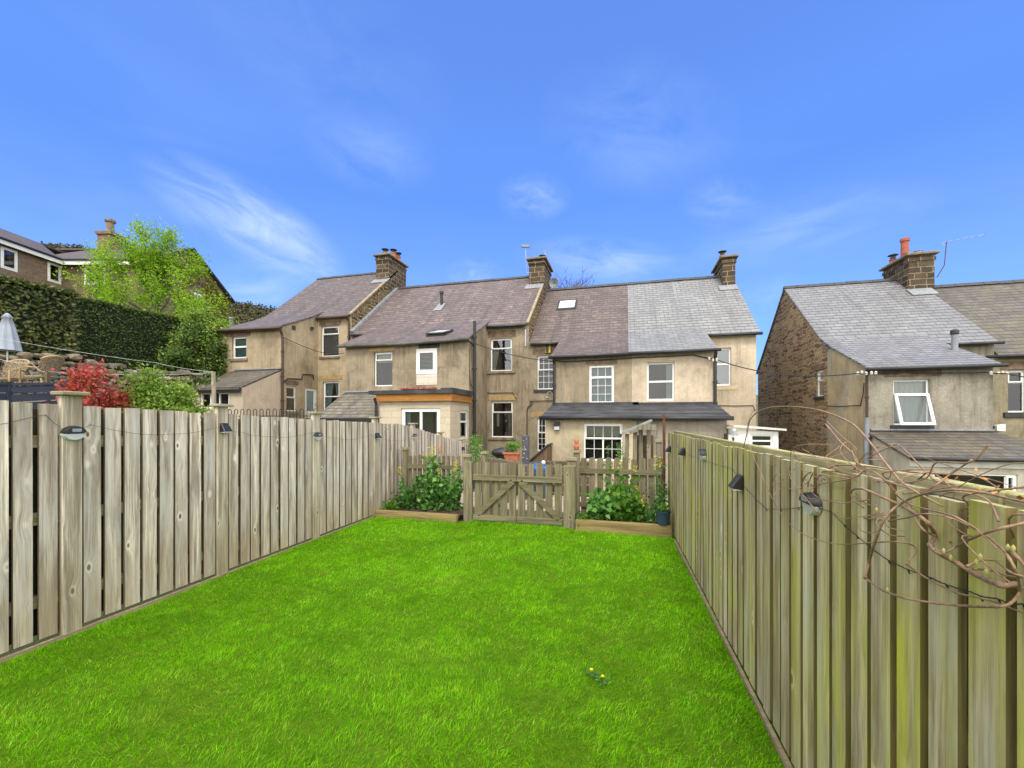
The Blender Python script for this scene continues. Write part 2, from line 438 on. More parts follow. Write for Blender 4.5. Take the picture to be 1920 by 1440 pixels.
M['oldwood_g'] = wood('old_grey_wood', (.30,.27,.2), (.15,.13,.09), knots=True)
M['glass'] = glassmat('window_glass', .045)
M['glass_r'] = glassmat('window_glass_reflective', .13)
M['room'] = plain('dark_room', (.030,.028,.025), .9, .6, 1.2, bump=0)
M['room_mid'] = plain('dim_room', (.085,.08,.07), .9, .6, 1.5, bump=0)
M['curtain'] = plain('curtain_pale', (.62,.62,.58), .9, .08, 3, bump=0)
M['curtain_g'] = plain('curtain_greyblue', (.30,.37,.38), .9, .1, 3, bump=0)
M['blind'] = plain('blind_slats_grey', (.40,.41,.40), .6, .08, 3, bump=0)
M['blind_b'] = plain('blind_slats_brown', (.10,.055,.035), .6, .15, 3, bump=0)
M['blind_c'] = plain('blind_beige', (.42,.40,.31), .8, .1, 3, bump=0)
M['frosted'] = plain('frosted_glass', (.20,.27,.28), .15, .1, 2, bump=0)
M['insul'] = plain('white_ceramic', (.60,.56,.48), .4, .2, 20)
M['cable'] = plain('black_cable', (.02,.018,.016), .6, .2, 5, bump=0)
M['cable_w'] = plain('pale_line', (.5,.5,.47), .6, .1, 5, bump=0)
M['blue'] = plain('blue_plastic', (.02,.12,.40), .4, .15, 5, bump=0)
M['navy'] = plain('navy_plastic_pot', (.025,.055,.09), .45, .2, 8)
M['soil'] = plain('garden_soil', (.055,.036,.024), 1., .5, 14, bump=1.)
M['slateblue'] = wood('slate_blue_boards', (.045,.055,.085), (.03,.037,.055), horiz=True, knots=False)
M['wicker'] = coursed('wicker', (.36,.29,.20), (.24,.185,.12), (.035,.027,.018), row=.035, w=.06, msize=.009, soot=.3, bumpd=.01)
M['canvas'] = plain('parasol_canvas', (.30,.34,.40), .9, .08, 4)
M['silver'] = plain('silver_lens', (.55,.58,.58), .25, .08, 30, metal=.3, bump=.5)
M['white'] = plain('white_paint', (.75,.75,.72), .6, .05, 4, bump=0)
M['yellow'] = plain('yellow_plastic', (.65,.42,.03), .5, .1, 4, bump=0)
M['red_obj'] = plain('red_flowers', (.65,.06,.02), .6, .3, 40, bump=0)
SKYR, SKYG, SKYB, CL, SUNE = 1.0, 1.42, 2.3, 23.5, 1.6
# ------------------------------------------------------------------ building helpers
class Plane:
    """a vertical wall plane; axis 'y': y = c, u = x;  axis 'x': x = c, u = y. facing = sign of its outward normal"""
    def __init__(s, axis, c, facing, xf=None): s.a, s.c, s.f, s.xf = axis, c, facing, xf
    def P(s, u, z, d=0.):                      # d > 0 goes into the building
        k = s.c-s.f*d
        return Vector((u, k, z)) if s.a == 'y' else Vector((k, u, z))
    def px(s, x, y):
        p = on_y(x, y, s.c) if s.a == 'y' else on_x(x, y, s.c)
        return (p.x if s.a == 'y' else p.y), p.z
    def rect(s, x0, x1, y0, y1):
        ym, xm = (y0+y1)/2, (x0+x1)/2
        ua, ub = s.px(x0, ym)[0], s.px(x1, ym)[0]
        return (min(ua,ub), max(ua,ub), s.px(xm, y1)[1], s.px(xm, y0)[1])
def pbox(mb, pl, u0, u1, z0, z1, d0, d1):
    p = [pl.P(u,z,d) for d in (d0,d1) for u,z in ((u0,z0),(u1,z0),(u1,z1),(u0,z1))]
    mb.add(p, [(0,3,2,1),(4,5,6,7),(0,1,5,4),(1,2,6,5),(2,3,7,6),(3,0,4,7)] if (pl.f < 0) == (pl.a == 'y') else
              [(0,1,2,3),(7,6,5,4),(4,5,1,0),(5,6,2,1),(6,7,3,2),(7,4,0,3)])
def wall(mb, pl, u0, u1, zb, top, ops=(), depth=.12):
    if not hasattr(top, '__len__'): top = [(u0,top),(u1,top)]
    def zt(u):
        for (a,za),(b,zb_) in zip(top, top[1:]):
            if u <= b+1e-6: return za+(zb_-za)*(u-a)/(b-a)
        return top[-1][1]
    us = sorted(set([u0,u1]+[u for u,_ in top if u0 < u < u1]+[u for o in ops for u in o[:2] if u0 < u < u1]))
    flip = (pl.f < 0) != (pl.a == 'y')
    def q(a,b,c,d):
        pts = [a,b,c,d]; mb.poly(pts[::-1] if flip else pts)
    for a, b in zip(us, us[1:]):
        m = (a+b)/2; z = zb
        for o in sorted([o for o in ops if o[0] < m < o[1]], key=lambda o: o[2]):
            if o[2] > z: q(pl.P(a,z), pl.P(b,z), pl.P(b,o[2]), pl.P(a,o[2]))
            z = o[3]
        q(pl.P(a,z), pl.P(b,z), pl.P(b,zt(b)), pl.P(a,zt(a)))
    for (a,b,c,d) in [o[:4] for o in ops]:
        D = depth
        q(pl.P(a,c), pl.P(a,c,D), pl.P(a,d,D), pl.P(a,d)) if 0 else None
        for e in (((a,c),(b,c)),((b,c),(b,d)),((b,d),(a,d)),((a,d),(a,c))):
            (p0,p1) = e
            mb.poly([pl.P(*p0), pl.P(*p0,D), pl.P(*p1,D), pl.P(*p1)])
def window(parent, pl, r, lights=((0,.62,1,1,0),(.62,1,1,1,1)), recess=.09, ft=.045, behind='room', cover=None, sill=None,
           glass='glass', mat='upvc', cover_mat='curtain', name='window', lab=None, sill_over=.08, sill_h=.11, tilt=None):
    u0,u1,z0,z1 = r; f = MB()
    W, H = u1-u0, z1-z0; d0, d1 = recess, recess+.05
    pbox(f,pl,u0,u0+ft,z0,z1,d0,d1); pbox(f,pl,u1-ft,u1,z0,z1,d0,d1)
    pbox(f,pl,u0+ft,u1-ft,z0,z0+ft,d0,d1); pbox(f,pl,u0+ft,u1-ft,z1-ft,z1,d0,d1)
    for li in lights:
        a, b, cols, rows, op = li[:5]; ua, ub = (li[5], li[6]) if len(li) > 5 else (0, 1)
        x0, x1 = u0+ft+(W-2*ft)*ua, u0+ft+(W-2*ft)*ub
        y0, y1 = z0+ft+(H-2*ft)*a, z0+ft+(H-2*ft)*b
        if a > 0: pbox(f,pl,x0,x1,y0-ft*.5,y0+ft*.5,d0+.004,d1-.004)
        if ua > 0: pbox(f,pl,x0-ft*.5,x0+ft*.5,y0+ft*.5,y1-ft*.5,d0+.007,d1-.007)
        e = .035 if op else 0
        if op:
            for (p,q,s_,t) in ((x0,x0+e,y0,y1),(x1-e,x1,y0,y1),(x0+e,x1-e,y0,y0+e),(x0+e,x1-e,y1-e,y1)):
                pbox(f,pl,p,q,s_,t,d0-.018,d1-.01)
        for i in range(1,cols):
            x = x0+(x1-x0)*i/cols; pbox(f,pl,x-.007,x+.007,y0+e,y1-e,d0+.012,d0+.03)
        for i in range(1,rows):
            y = y0+(y1-y0)*i/rows; pbox(f,pl,x0+e,x1-e,y-.007,y+.007,d0+.010,d0+.032)
    w = f.build(name, M[mat], parent, label=lab)
    g = MB(); g.add([pl.P(u,z,d0+.022) for u,z in ((u0+.01,z0+.01),(u1-.01,z0+.01),(u1-.01,z1-.01),(u0+.01,z1-.01))], [(0,1,2,3)])
    g.build('pane', M[glass], w)
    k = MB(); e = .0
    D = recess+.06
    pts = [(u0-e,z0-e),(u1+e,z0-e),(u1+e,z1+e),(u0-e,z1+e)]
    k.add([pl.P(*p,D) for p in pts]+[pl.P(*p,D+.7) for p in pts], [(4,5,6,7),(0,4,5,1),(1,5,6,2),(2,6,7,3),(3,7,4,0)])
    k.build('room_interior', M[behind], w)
    if cover:
        c = MB(); d = recess+.075
        for (kind, a, b, za, zb) in cover:
            xa, xb = u0+W*a, u0+W*b; ya, yb = z0+H*za, z0+H*zb
            if kind == 'slat':
                n = max(3,int((yb-ya)/.05))
                for i in range(n):
                    z = ya+(yb-ya)*(i+.5)/n
                    c.add([pl.P(xa,z-.012,d), pl.P(xb,z-.012,d), pl.P(xb,z+.016,d+.022), pl.P(xa,z+.016,d+.022)], [(0,1,2,3)])
            elif kind == 'vslat':
                n = max(3,int((xb-xa)/.09))
                for i in range(n):
                    x = xa+(xb-xa)*(i+.5)/n
                    c.add([pl.P(x-.035,ya,d+.02), pl.P(x+.03,ya,d), pl.P(x+.03,yb,d), pl.P(x-.035,yb,d+.02)], [(0,1,2,3)])
            elif kind == 'flat':
                c.add([pl.P(xa,ya,d), pl.P(xb,ya,d), pl.P(xb,yb,d), pl.P(xa,yb,d)], [(0,1,2,3)])
            else:                                   # pleated curtain; 'tieL'/'tieR' pulled to a side at the bottom
                n = max(8,int(abs(xb-xa)/.012)); p = []
                for i in range(n+1):
                    t = i/n; dd = d+.03+.02*math.sin(t*n*.62)
                    if kind == 'tieL': xt = xa+(xb-xa)*t; xl = xa+(xb-xa)*t*.45
                    elif kind == 'tieR': xt = xa+(xb-xa)*t; xl = xb-(xb-xa)*(1-t)*.45
                    else: xt = xl = xa+(xb-xa)*t
                    p.append(pl.P(xl,ya,dd)); p.append(pl.P(xt,yb,dd))
                c.add(p, [(2*i,2*i+2,2*i+3,2*i+1) for i in range(n)])
        c.build('blind' if 'slat' in cover[0][0] else 'curtain', M[cover_mat], w)
    if sill:
        s_ = MB(); pbox(s_,pl,u0-sill_over,u1+sill_over,z0-sill_h,z0-.003,-.06,recess+.02)
        s_.build('sill', M[sill], w, bevel=.008)
    return w
def slab(mb, pts, t=.06): mb.prism([Vector(p) for p in pts], (0,0,-t))
def ridge(mb, x0, x1, y, z):
    n = max(1,int((x1-x0)/.45)); w = (x1-x0)/n
    for i in range(n):
        a = x0+i*w; j = random.uniform(-.008,.008)
        mb.add([(a,y-.14,z-.09+j),(a,y,z+.05+j),(a,y+.14,z-.09+j),(a+w-.012,y-.14,z-.09+j),(a+w-.012,y,z+.05+j),(a+w-.012,y+.14,z-.09+j)],
               [(0,3,4,1),(1,4,5,2),(0,1,2),(5,4,3)])
def gutter(parent, pts, mat='black', r=.055, name='gutter'):
    m = MB(); m.tube(pts, r, 8)
    return m.build(name, M[mat], parent, smooth=True)
def pipe(parent, pts, mat, r=.04, name='drainpipe', collars=True):
    m = MB(); m.tube(pts, r, 10)
    if collars:
        for a, b in zip(pts, pts[1:]):
            a, b = Vector(a), Vector(b)
            if abs(a.z-b.z) > 1.2:
                n = int(abs(a.z-b.z)/1.0)
                for i in range(n):
                    p = a.lerp(b, (i+.5)/n); m.lathe(p, [(r*1.1,-.04),(r*1.45,-.035),(r*1.45,.035),(r*1.1,.04)], 10)
    return m.build(name, M[mat], parent, smooth=False)
def pot(parent, x, y, z, h, r, mat='terracotta', cowl=None):
    m = MB(); m.lathe((x,y,z), [(r*1.25,-.05),(r*1.2,.05),(r,.1),(r*.9,h*.82),(r*1.12,h*.85),(r*1.12,h*.97),(r*.8,h),(r*.7,h-.03)], 16)
    p = m.build('chimney_pot', M[mat], parent, smooth=False)
    if cowl:
        c = MB(); c.lathe((x,y,z+h), [(r*.8,-.02),(r*.8,.08),(r*.75,.08)], 14)
        for k in range(4):
            a = k*PI/2+.3; c.bar((x+r*.8*math.cos(a),y+r*.8*math.sin(a),z+h+.06),(x+r*.9*math.cos(a),y+r*.9*math.sin(a),z+h+.17),.015)
        c.lathe((x,y,z+h+.16), [(r*1.5,0),(r*1.45,.02),(r*.5,.06),(.01,.07)], 16)
        c.build('cowl', M['darkmetal'], parent)
    return p
def chimney(parent, x0, x1, y0, y1, zb, zt, pots, lead=True):
    m = MB(); m.box(x0,x1,y0,y1,zb,zt)
    o = 0
    m.box(x0-.035,x1+.035,y0-.035,y1+.035,zt-.22,zt-.10)
    c = m.build('chimney', M['stone_ch'], parent)
    k = MB(); k.box(x0-.12,x1+.12,y0-.12,y1+.12,zt,zt+.09); k.build('chimney_cap', M['sill'], c, bevel=.015)
    for (x,y,h,r,mat,cw) in pots: pot(c, x, y, zt+.12, h, r, mat, cw)
    f = MB()
    for (x,y,h,r,mat,cw) in pots: f.lathe((x,y,zt+.09), [(r*1.9,0),(r*1.5,.06),(r*1.2,.09)], 12)
    f.build('mortar_flaunching', M['mortar'], c)
    return c

YM, YR, YO, YB = 16.88, 20.88, 14.74, 12.9       # main wall, ridge, outshoot front and lean-to front of the terrace
def terrace(name, label, x0, x1, ze, zr, zb, wmat, rmat, rightm=None, leftm=None, front_ops=(), main_from=None, roof_split=None):
    h = thing(name, label, 'house', ((x0+x1)/2, YM, zb))
    return h
def main_block(h, x0, x1, ze, zr, zb, wmat, smat, ops, lmat, rmat, ridgem='ridge'):
    pf = Plane('y', YM, -1); w = MB()
    wall(w, pf, x0, x1, zb, ze, ops)
    wo = w.build('wall', M[wmat], h)
    w = MB(); wall(w, Plane('y', YM+8, 1), x0, x1, zb, ze); w.build('rear_wall', M[wmat], h)
    top = [(YM,ze),(YR,zr),(YM+8,ze)]
    for (x, f, mt) in ((x0,-1,lmat),(x1,1,rmat)):
        g = MB(); wall(g, Plane('x', x, f), YM, YM+8, zb, top, depth=.1); g.build('gable_wall', M[mt], h)
    return wo
def main_roof(h, x0, x1, ze, zr, smat, out=None, ridgem='ridge', ov=.14, oxl=0, oxr=0):
    """out = (xa, xb, z_eave, y_front)"""
    k = (zr-ze)/(YR-YM); t = .07; r = MB()
    slab(r, [(x0,YM-ov,ze-ov*k+t),(x1,YM-ov,ze-ov*k+t),(x1,YR,zr+t),(x0,YR,zr+t)])
    slab(r, [(x1,YM+8+ov,ze-ov*k+t),(x0,YM+8+ov,ze-ov*k+t),(x0,YR,zr+t),(x1,YR,zr+t)])
    if out:
        xa, xb, zo, yf = out; kk = (ze-zo)/(YM-YO); y1 = YM+.30; z1 = ze+.30*k+t+.012
        # the lower roof starts a little above the wall line so that the change of pitch is gentle
        slab(r, [(xa,yf-.16,zo-.16*kk+t),(xb,yf-.16,zo-.16*kk+t),(xb,YM-.45,ze-.45*kk+t+.045),(xa,YM-.45,ze-.45*kk+t+.045)])
        slab(r, [(xa,YM-.45,ze-.45*kk+t+.045),(xb,YM-.45,ze-.45*kk+t+.045),(xb,y1,z1),(xa,y1,z1)])
    ro = r.build('roof', M[smat], h)
    q = MB(); ridge(q, x0, x1, YR, zr+t+.03); q.build('ridge_tiles', M[ridgem], ro)
    return ro

GUT = {}
# ================================================================== HOUSE 1 (tall end terrace on the left)
h1 = thing('terraced_house', 'tallest beige rendered end house with mauve slate roof, leftmost of the terrace', 'house', (-14.6, YM, .2))
x0, x1, ze, zr, zb = -17.15, -12.1, 6.44, 9.71, -.2
pm = Plane('y', YM, -1); po = Plane('y', YO, -1); pl1 = Plane('y', 12.85, -1)
xs = -13.92; ps = Plane('x', xs, 1)
rA = pm.rect(602,635,611,668); rB = pm.rect(605,636,715,786)
main_block(h1, x0, x1, ze, zr, zb, 'wall1', None, [rA, rB], 'wall1', 'rubble_up')
main_roof(h1, x0-.06, x1-.10, ze, zr, 'slate1', (x0-.08, xs+.05, 5.56, YO))
rC = po.rect(434.5,462,631,672.5); rD = ps.rect(537,557,724,771); rE = ps.rect(572,594,728,783)
w = MB(); wall(w, po, x0, xs, zb, 5.56, [rC]); wall(w, ps, YO, YM, zb, [(YO,5.56),(YM,6.56)], [rD, rE])
wall(w, Plane('x', x0, -1), YO, YM, zb, [(YO,5.56),(YM,6.56)])
w.build('outshoot_wall', M['wall1'], h1)
window(h1, po, rC, lights=((0,.55,1,1,1),(.55,1,1,1,1)), behind='room_mid', cover=[('flat',.02,.98,.02,.98)], cover_mat='frosted', sill='sill')
window(h1, pm, rA, lights=((0,.75,1,1,0),(.75,1,1,1,1)), cover=[('slat',.05,.95,.04,.97)], cover_mat='blind', sill='sill')
window(h1, pm, rB, lights=((0,.6,1,1,0),(.6,1,1,1,1)), cover=[('tieL',.02,.5,.05,.95),('tieR',.6,.98,.05,.95)], cover_mat='curtain_g', sill='sill')
window(h1, ps, rD, lights=((0,.55,1,1,0),(.55,1,1,1,1)), behind='room_mid', sill='sill', glass='glass_r')
# door with a tall obscured pane
u0,u1,z0,z1 = rE; d = MB(); pbox(d,ps,u0,u0+.14,z0,z1,.04,.10); pbox(d,ps,u1-.14,u1,z0,z1,.04,.10); pbox(d,ps,u0+.14,u1-.14,z1-.12,z1,.04,.10); pbox(d,ps,u0+.14,u1-.14,z0,z0+.3,.04,.10)
do = d.build('door', M['upvc'], h1); g = MB(); pbox(g,ps,u0+.14,u1-.14,z0+.3,z1-.12,.06,.08); g.build('pane', M['frosted'], do)
g = MB(); pbox(g,ps,u1-.10,u1-.07,(z0+z1)/2-.1,(z0+z1)/2+.02,.0,.04); g.build('handle', M['metal'], do)
def lintels(h, items, depthout=.004):
    for (pl, rc, mt) in items:
        m = MB(); u0,u1,z0,z1 = rc; pbox(m,pl,u0,u1,z0,z1,-depthout-.012,.11); m.build('lintel', M[mt], h, bevel=.006)
lintels(h1, [(po, po.rect(422,470,623.5,630.5), 'lintel'), (pm, pm.rect(599,639,602,610.5), 'lintel'),
             (pm, pm.rect(597,642,703.5,712), 'lintel_ochre'), (ps, ps.rect(535,560,714,722), 'lintel')])
# lean-to
zt, ztop = 2.86, 3.71; xa = -16.4
rF = pl1.rect(375,430,735,767)
w = MB(); wall(w, pl1, xa, xs, zb, zt, [rF]); wall(w, Plane('x',xs,1), 12.85, YO-.005, zb, [(12.85,zt),(YO-.005,ztop)]); wall(w, Plane('x',xa,-1), 12.85, YO, zb, [(12.85,zt),(YO,ztop)])
w.build('leanto_wall', M['wall1b'], h1)
k = (ztop-zt)/(YO-12.85); r = MB()
slab(r, [(xa-.1,12.7,zt-.15*k+.06),(xs-.03,12.7,zt-.15*k+.06),(xs-.03,YO-.01,ztop+.06),(xa-.1,YO-.01,ztop+.06)])
lr = r.build('leanto_roof', M['slate6'], h1)
m = MB(); m.bar((xa,YO-.03,ztop+.10),(xs,YO-.03,ztop+.10),.10,.05); m.build('flashing', M['lead'], lr)
m = MB(); pbox(m,pl1,xa-.1,xs,zt-.17,zt+.02,-.13,-.10); m.build('fascia', M['black'], h1)
window(h1, pl1, rF, lights=((0,1,1,1,1,0,.34),(0,1,1,1,0,.34,.64),(0,1,1,1,1,.64,1)), recess=.05, behind='room_mid')
gutter(h1, [(x0-.15,YO-.22,5.50),(xs+.1,YO-.22,5.46)], 'brownpipe', .06)
gutter(h1, [(xs+.1,YM-.2,ze-.10),(x1-.1,YM-.2,ze-.10)], 'brownpipe', .06)
pipe(h1, [(xs+.1,YO-.22,5.42),(xs+.09,YO-.1,5.2),(xs+.09,YO-.07,5.0),(xs+.09,YO-.07,-.1)], 'brownpipe', .05)
p = on_y(656, 600, YM); pipe(h1, [(p.x,YM-.15,ze-.15),(p.x,YM-.08,ze-.3),(p.x,YM-.08,4.7)], 'brownpipe', .045)
a = [on_x(x,y,xs+.07) for x,y in ((531,717),(539,710),(566,711),(568,702),(587,703),(588,712))]
pipe(h1, a, 'black', .03, 'waste_pipe', False)
m = MB(); p = on_x(550,613,xs); m.box(xs-.02,xs+.04,p.y-.09,p.y+.09,p.z-.12,p.z+.05); m.build('wall_vent', M['sill_dark'], h1); m = MB(); p = on_x(583,616,xs); m.box(xs-.02,xs+.12,p.y-.06,p.y+.06,p.z-.06,p.z+.06); m.build('wall_vent', M['sill_dark'], h1)
chimney(h1, -12.82, -12.08, 19.95, 21.8, 7.7, 10.30, [(-12.45,20.25,.16,.13,'terra_buff',1),(-12.4,21.0,.42,.13,'terracotta',1),(-12.4,21.5,.42,.13,'terra_red',1)])
m = MB(); kk=(9.71-6.44)/4
m.prism([(-12.95,19.65,6.44+(19.65-YM)*kk+.1),(-12.0,19.65,6.44+(19.65-YM)*kk+.1),(-12.0,19.97,6.44+(19.97-YM)*kk+.1),(-12.95,19.97,6.44+(19.97-YM)*kk+.1)],(0,0,.03)); m.build('flashing', M['lead'], h1)
# coping of the upstand wall between the roofs
m = MB()
m.bar((-12.14,YM-.1,ze+.0),(-12.14,YR,zr+.07),.12,.07); m.build('verge_coping', M['mortar'], h1)
m = MB(); z2e, z2r = 5.56, 8.75
m.bar((-12.02,YM-.1,z2e+.08),(-12.02,YR-.2,z2r+.0),.18,.12); 
m.build('lead_flashing', M['lead'], h1)

# ================================================================== HOUSE 2 (wide, timber-fronted extension)
x0, x1, ze, zr, zb = -12.1, -3.82, 5.56, 8.75, -.9
h2 = thing('terraced_house', 'wide beige house with mauve slate roof and orange timber-edged flat-roofed extension', 'house', (-8, YM, zb))
r2u = pm.rect(919.5,960,634,695.5); r2g = pm.rect(921,961.5,752,820)
main_block(h2, x0+.003, x1, ze, zr, zb, 'wall2', None, [r2u, r2g], 'wall2', 'rubble_up')
xl, xr = -10.85, -5.6
main_roof(h2, x0+.02, x1-.10, ze, zr, 'slate2', (xl-.12, xr+.03, 4.64, YO))
r2a = po.rect(701,735.5,660,724); r2b = po.rect(780.5,819.5,654,701)
w = MB(); wall(w, po, xl, xr, zb, 4.64, [r2a, r2b]); wall(w, Plane('x',xr,1), YO, YM, zb, [(YO,4.64),(YM,5.6)]); wall(w, Plane('x',xl,-1), YO, YM, zb, [(YO,4.64),(YM,5.6)])
w.build('outshoot_wall', M['wall2'], h2)
window(h2, po, r2a, lights=((0,.78,1,1,0),(.78,1,1,1,1)), behind='room', cover=[('flat',.05,.95,.70,.97)], cover_mat='blind_c')
window(h2, po, r2b, lights=((0,1,1,1,1),), recess=-.01, ft=.12, cover=[('slat',.05,.95,.05,.95)], cover_mat='blind')
u0,u1,z0,z1 = po.rect(781,819.5,702,721.5); m = MB(); pbox(m,po,u0,u1,z0,z1,-.012,.05); m.build('block_infill', M['whiteblock'], h2)
window(h2, pm, r2u, lights=((0,.70,1,1,0),(.70,1,1,1,1)), cover=[('tieL',.03,.35,.04,.68),('tieR',.82,.98,.04,.68)], sill='sill', sill_over=.14, glass='glass_r')
window(h2, pm, r2g, lights=((0,.70,1,1,0),(.70,1,1,1,1)), cover=[('curtain',.2,.32,.3,.66)], sill='sill', sill_over=.14, glass='glass_r')
lintels(h2, [(pm, pm.rect(915,967,620,632), 'lintel'), (pm, pm.rect(917,968,741,751), 'lintel_ochre'), (po, po.rect(692,741,651,658), 'lintel_ochre'), (po, po.rect(785,824,645,652.5),'sill_dark')])
gutter(h2, [(xl-.2,YO-.22,4.56),((xl+xr)/2,YO-.22,4.53),(xr+.05,YO-.22,4.60)], 'gutter_grey', .06)
gutter(h2, [(xr+.05,YM-.2,ze-.09),(x1-.08,YM-.2,ze-.09)], 'black', .055)
gutter(h2, [(x0+.1,YM-.2,ze-.10),(xl-.1,YM-.2,ze-.10)], 'black', .055)
p = on_y(986, 640, YM); pipe(h2, [(p.x,YM-.18,ze-.1),(p.x,YM-.08,ze-.25),(p.x,YM-.08,4.62)], 'metal', .04)
p = on_y(890, 602, YO+.3); pipe(h2, [(p.x,YO+.3,p.z),(p.x,YO+.3,-.6)], 'black', .06, 'soil_pipe')
p0 = on_y(876, 636, YO-.2); p1 = on_y(888, 648, YO+.25); pipe(h2, [p0, (p0.x+.1,YO-.1,p0.z-.12), p1], 'black', .035, 'drainpipe', False)
# chimney, vent and roof window
chimney(h2, -4.52, -3.78, 19.95, 21.8, 6.6, 9.30, [(-4.3,20.3,.08,.09,'terra_buff',None),(-4.05,20.9,.22,.12,'terra_buff',1)])
m = MB(); m.prism([(-4.65,19.6,ze+(19.6-YM)*.7975+.1),(-3.8,19.6,ze+(19.6-YM)*.7975+.1),(-3.8,19.97,ze+(19.97-YM)*.7975+.1),(-4.65,19.97,ze+(19.97-YM)*.7975+.1)],(0,0,.03)); m.build('flashing', M['lead'], h2)
m = MB(); m.bar((-3.86,YM-.1,ze+.0),(-3.86,YR,zr+.06),.10,.07); m.build('verge_coping', M['mortar'], h2)
y = 18.75; z = ze+(y-YM)*.7975+.08; xv = on_y(828, 565, y).x
pipe(h2, [(xv,y,z-.05),(xv,y,z+.55)], 'black', .07, 'vent_pipe', False)
m = MB(); m.lathe((xv,y,z+.5), [(.08,0),(.1,.02),(.1,.12),(.07,.16)], 12); m.build('vent_cap', M['black'], h2)
m = MB(); kz=.7975; m.prism([(xv-.2,y-.5,z-.5*kz+.01),(xv+.2,y-.5,z-.5*kz+.01),(xv+.17,y+.1,z+.1*kz+.01),(xv-.17,y+.1,z+.1*kz+.01)],(0,0,.02)); m.build('flashing', M['lead'], h2)
kk = (5.56-4.64)/(YM-YO)
def roof_window(h, xa, xb, ya, yb, zf, k, open_=0., mat='darkmetal', gl='glass_r'):
    m = MB()
    def P(x,y,d): return Vector((x,y,zf(y)+d))
    for (a,b,c,d) in ((xa,xa+.07,ya,yb),(xb-.07,xb,ya,yb),(xa+.07,xb-.07,ya,ya+.07),(xa+.07,xb-.07,yb-.07,yb)):
        m.prism([P(a,c,.07),P(b,c,.07),P(b,d,.07),P(a,d,.07)],(0,0,-.09))
    f = m.build('roof_window', M[mat], h)
    g = MB(); g.prism([P(xa+.06,ya+.06,.055),P(xb-.06,ya+.06,.055+open_*0),P(xb-.06,yb-.06,.055+open_),P(xa+.06,yb-.06,.055+open_)],(0,0,-.02)); g.build('roof_window_glass', M[gl], f)
    if open_:
        s = MB(); 
        for (a,c,b,d) in ((xa,ya-.05,xa,yb),(xb,ya-.05,xb,yb),(xa,ya-.05,xb,ya-.05),(xa,yb,xb,yb)):
            t0 = (c-ya)/(yb-ya); t1 = (d-ya)/(yb-ya)
            s.bar((a,c,zf(ya)+.09+.30*(1-t0)*0+t0*0-.08*0+(.16*(1-t0))),(b,d,zf(ya)+(zf(yb)-zf(ya))*t1*.8+.10+(.16*(1-t1))),.055)
        s.build('opened_sash', M['metal'], f)
    return f
zf2 = lambda y: 4.64+(y-YO)*kk+.10
xa = on_y(803,626,15.3).x; xb = on_y(843,620,15.3).x
roof_window(h2, xa, xb-.1, 15.1, 15.9, zf2, kk, .0, 'black'); 
M['skyglass'] = plain('bright_roof_glass', (.62,.66,.70), .12, .05, 2, bump=0)
m = MB()
zs = zf2(15.1); m.prism([(xa+.02,15.0,zs+.10),(xb-.12,15.0,zs+.10),(xb-.02,15.75,zs+.34),(xa+.12,15.75,zs+.34)],(0,0,-.04)); f = m.build('opened_roof_sash', M['black'], h2)
m = MB(); m.prism([(xa+.12,15.08,zs+.13),(xb-.2,15.08,zs+.13),(xb-.12,15.68,zs+.335),(xa+.2,15.68,zs+.335)],(0,0,-.015)); m.build('roof_window_glass', M['skyglass'], f)
# slate porch roof, left
px0, px1, pyf = -10.9, -8.28, 13.1
w = MB(); wall(w, Plane('y',pyf,-1), px0+.06, px1, zb, 1.74); wall(w, Plane('x',px0+.06,-1), pyf, YO, zb, [(pyf,1.74),(YO,2.68)]); wall(w, Plane('x',px1,1), pyf, YO, zb, [(pyf,1.74),(YO,2.68)])
w.build('porch_wall', M['wall2'], h2)
r = MB(); k = (2.71-1.76)/(YO-pyf); slab(r, [(px0,pyf-.12,1.78-.12*k),(px1,pyf-.12,1.78-.12*k),(px1,YO-.01,2.73),(px0,YO-.01,2.73)])
pr = r.build('porch_roof', M['slate7'], h2)
m = MB(); m.bar((px0,YO-.03,2.77),(px1,YO-.03,2.77),.12,.06); m.build('flashing', M['lead'], pr)
m = MB(); m.box(px0-.02,px1,pyf-.17,pyf-.14,1.55,1.72); m.build('fascia', M['black'], h2)
# timber edged extension
ex0, ex1, eyf = -8.22, xr, 13.0
pe = Plane('y', eyf, -1); pes = Plane('x', ex1, 1)
rx = pe.rect(752,825,765,848); ry = pes.rect(863,878,770,823)
w = MB(); wall(w, pe, ex0, ex1, zb, 2.45, [rx]); wall(w, pes, eyf, YO-.005, zb, 2.45, [ry]); wall(w, Plane('x',ex0,-1), eyf, YO, zb, 2.45)
w.build('extension_wall', M['block'], h2)
window(h2, pe, rx, lights=((0,1,1,1,1,0,.5),(0,1,1,1,1,.5,1)), recess=.05, ft=.09, behind='room_mid', name='french_door', glass='glass_r', cover=[('curtain',.04,.2,.04,.9)], cover_mat='curtain_g')
window(h2, pes, ry, lights=((0,.62,1,1,1),(.62,1,1,1,1)), recess=.05, behind='room_mid', glass='glass_r')
m = MB(); m.box(ex0-.05,ex1+.12,eyf-.14,YO-.01,2.28,2.52); m.build('timber_fascia', M['newtimber'], h2)
m = MB(); m.box(ex0-.30,ex1+.17,eyf-.20,YO-.013,2.523,2.63); m.prism([(ex0-.3,eyf-.2,2.631),(ex1-.25,eyf-.2,2.631),(ex1-.25,YO-.02,2.74),(ex0-.3,YO-.02,2.74)],(0,0,.02)); m.box(ex1-.25,ex1+.17,eyf-.2,YO-.02,2.631,2.70); m.build('flat_roof', M['felt'], h2)
m = MB()
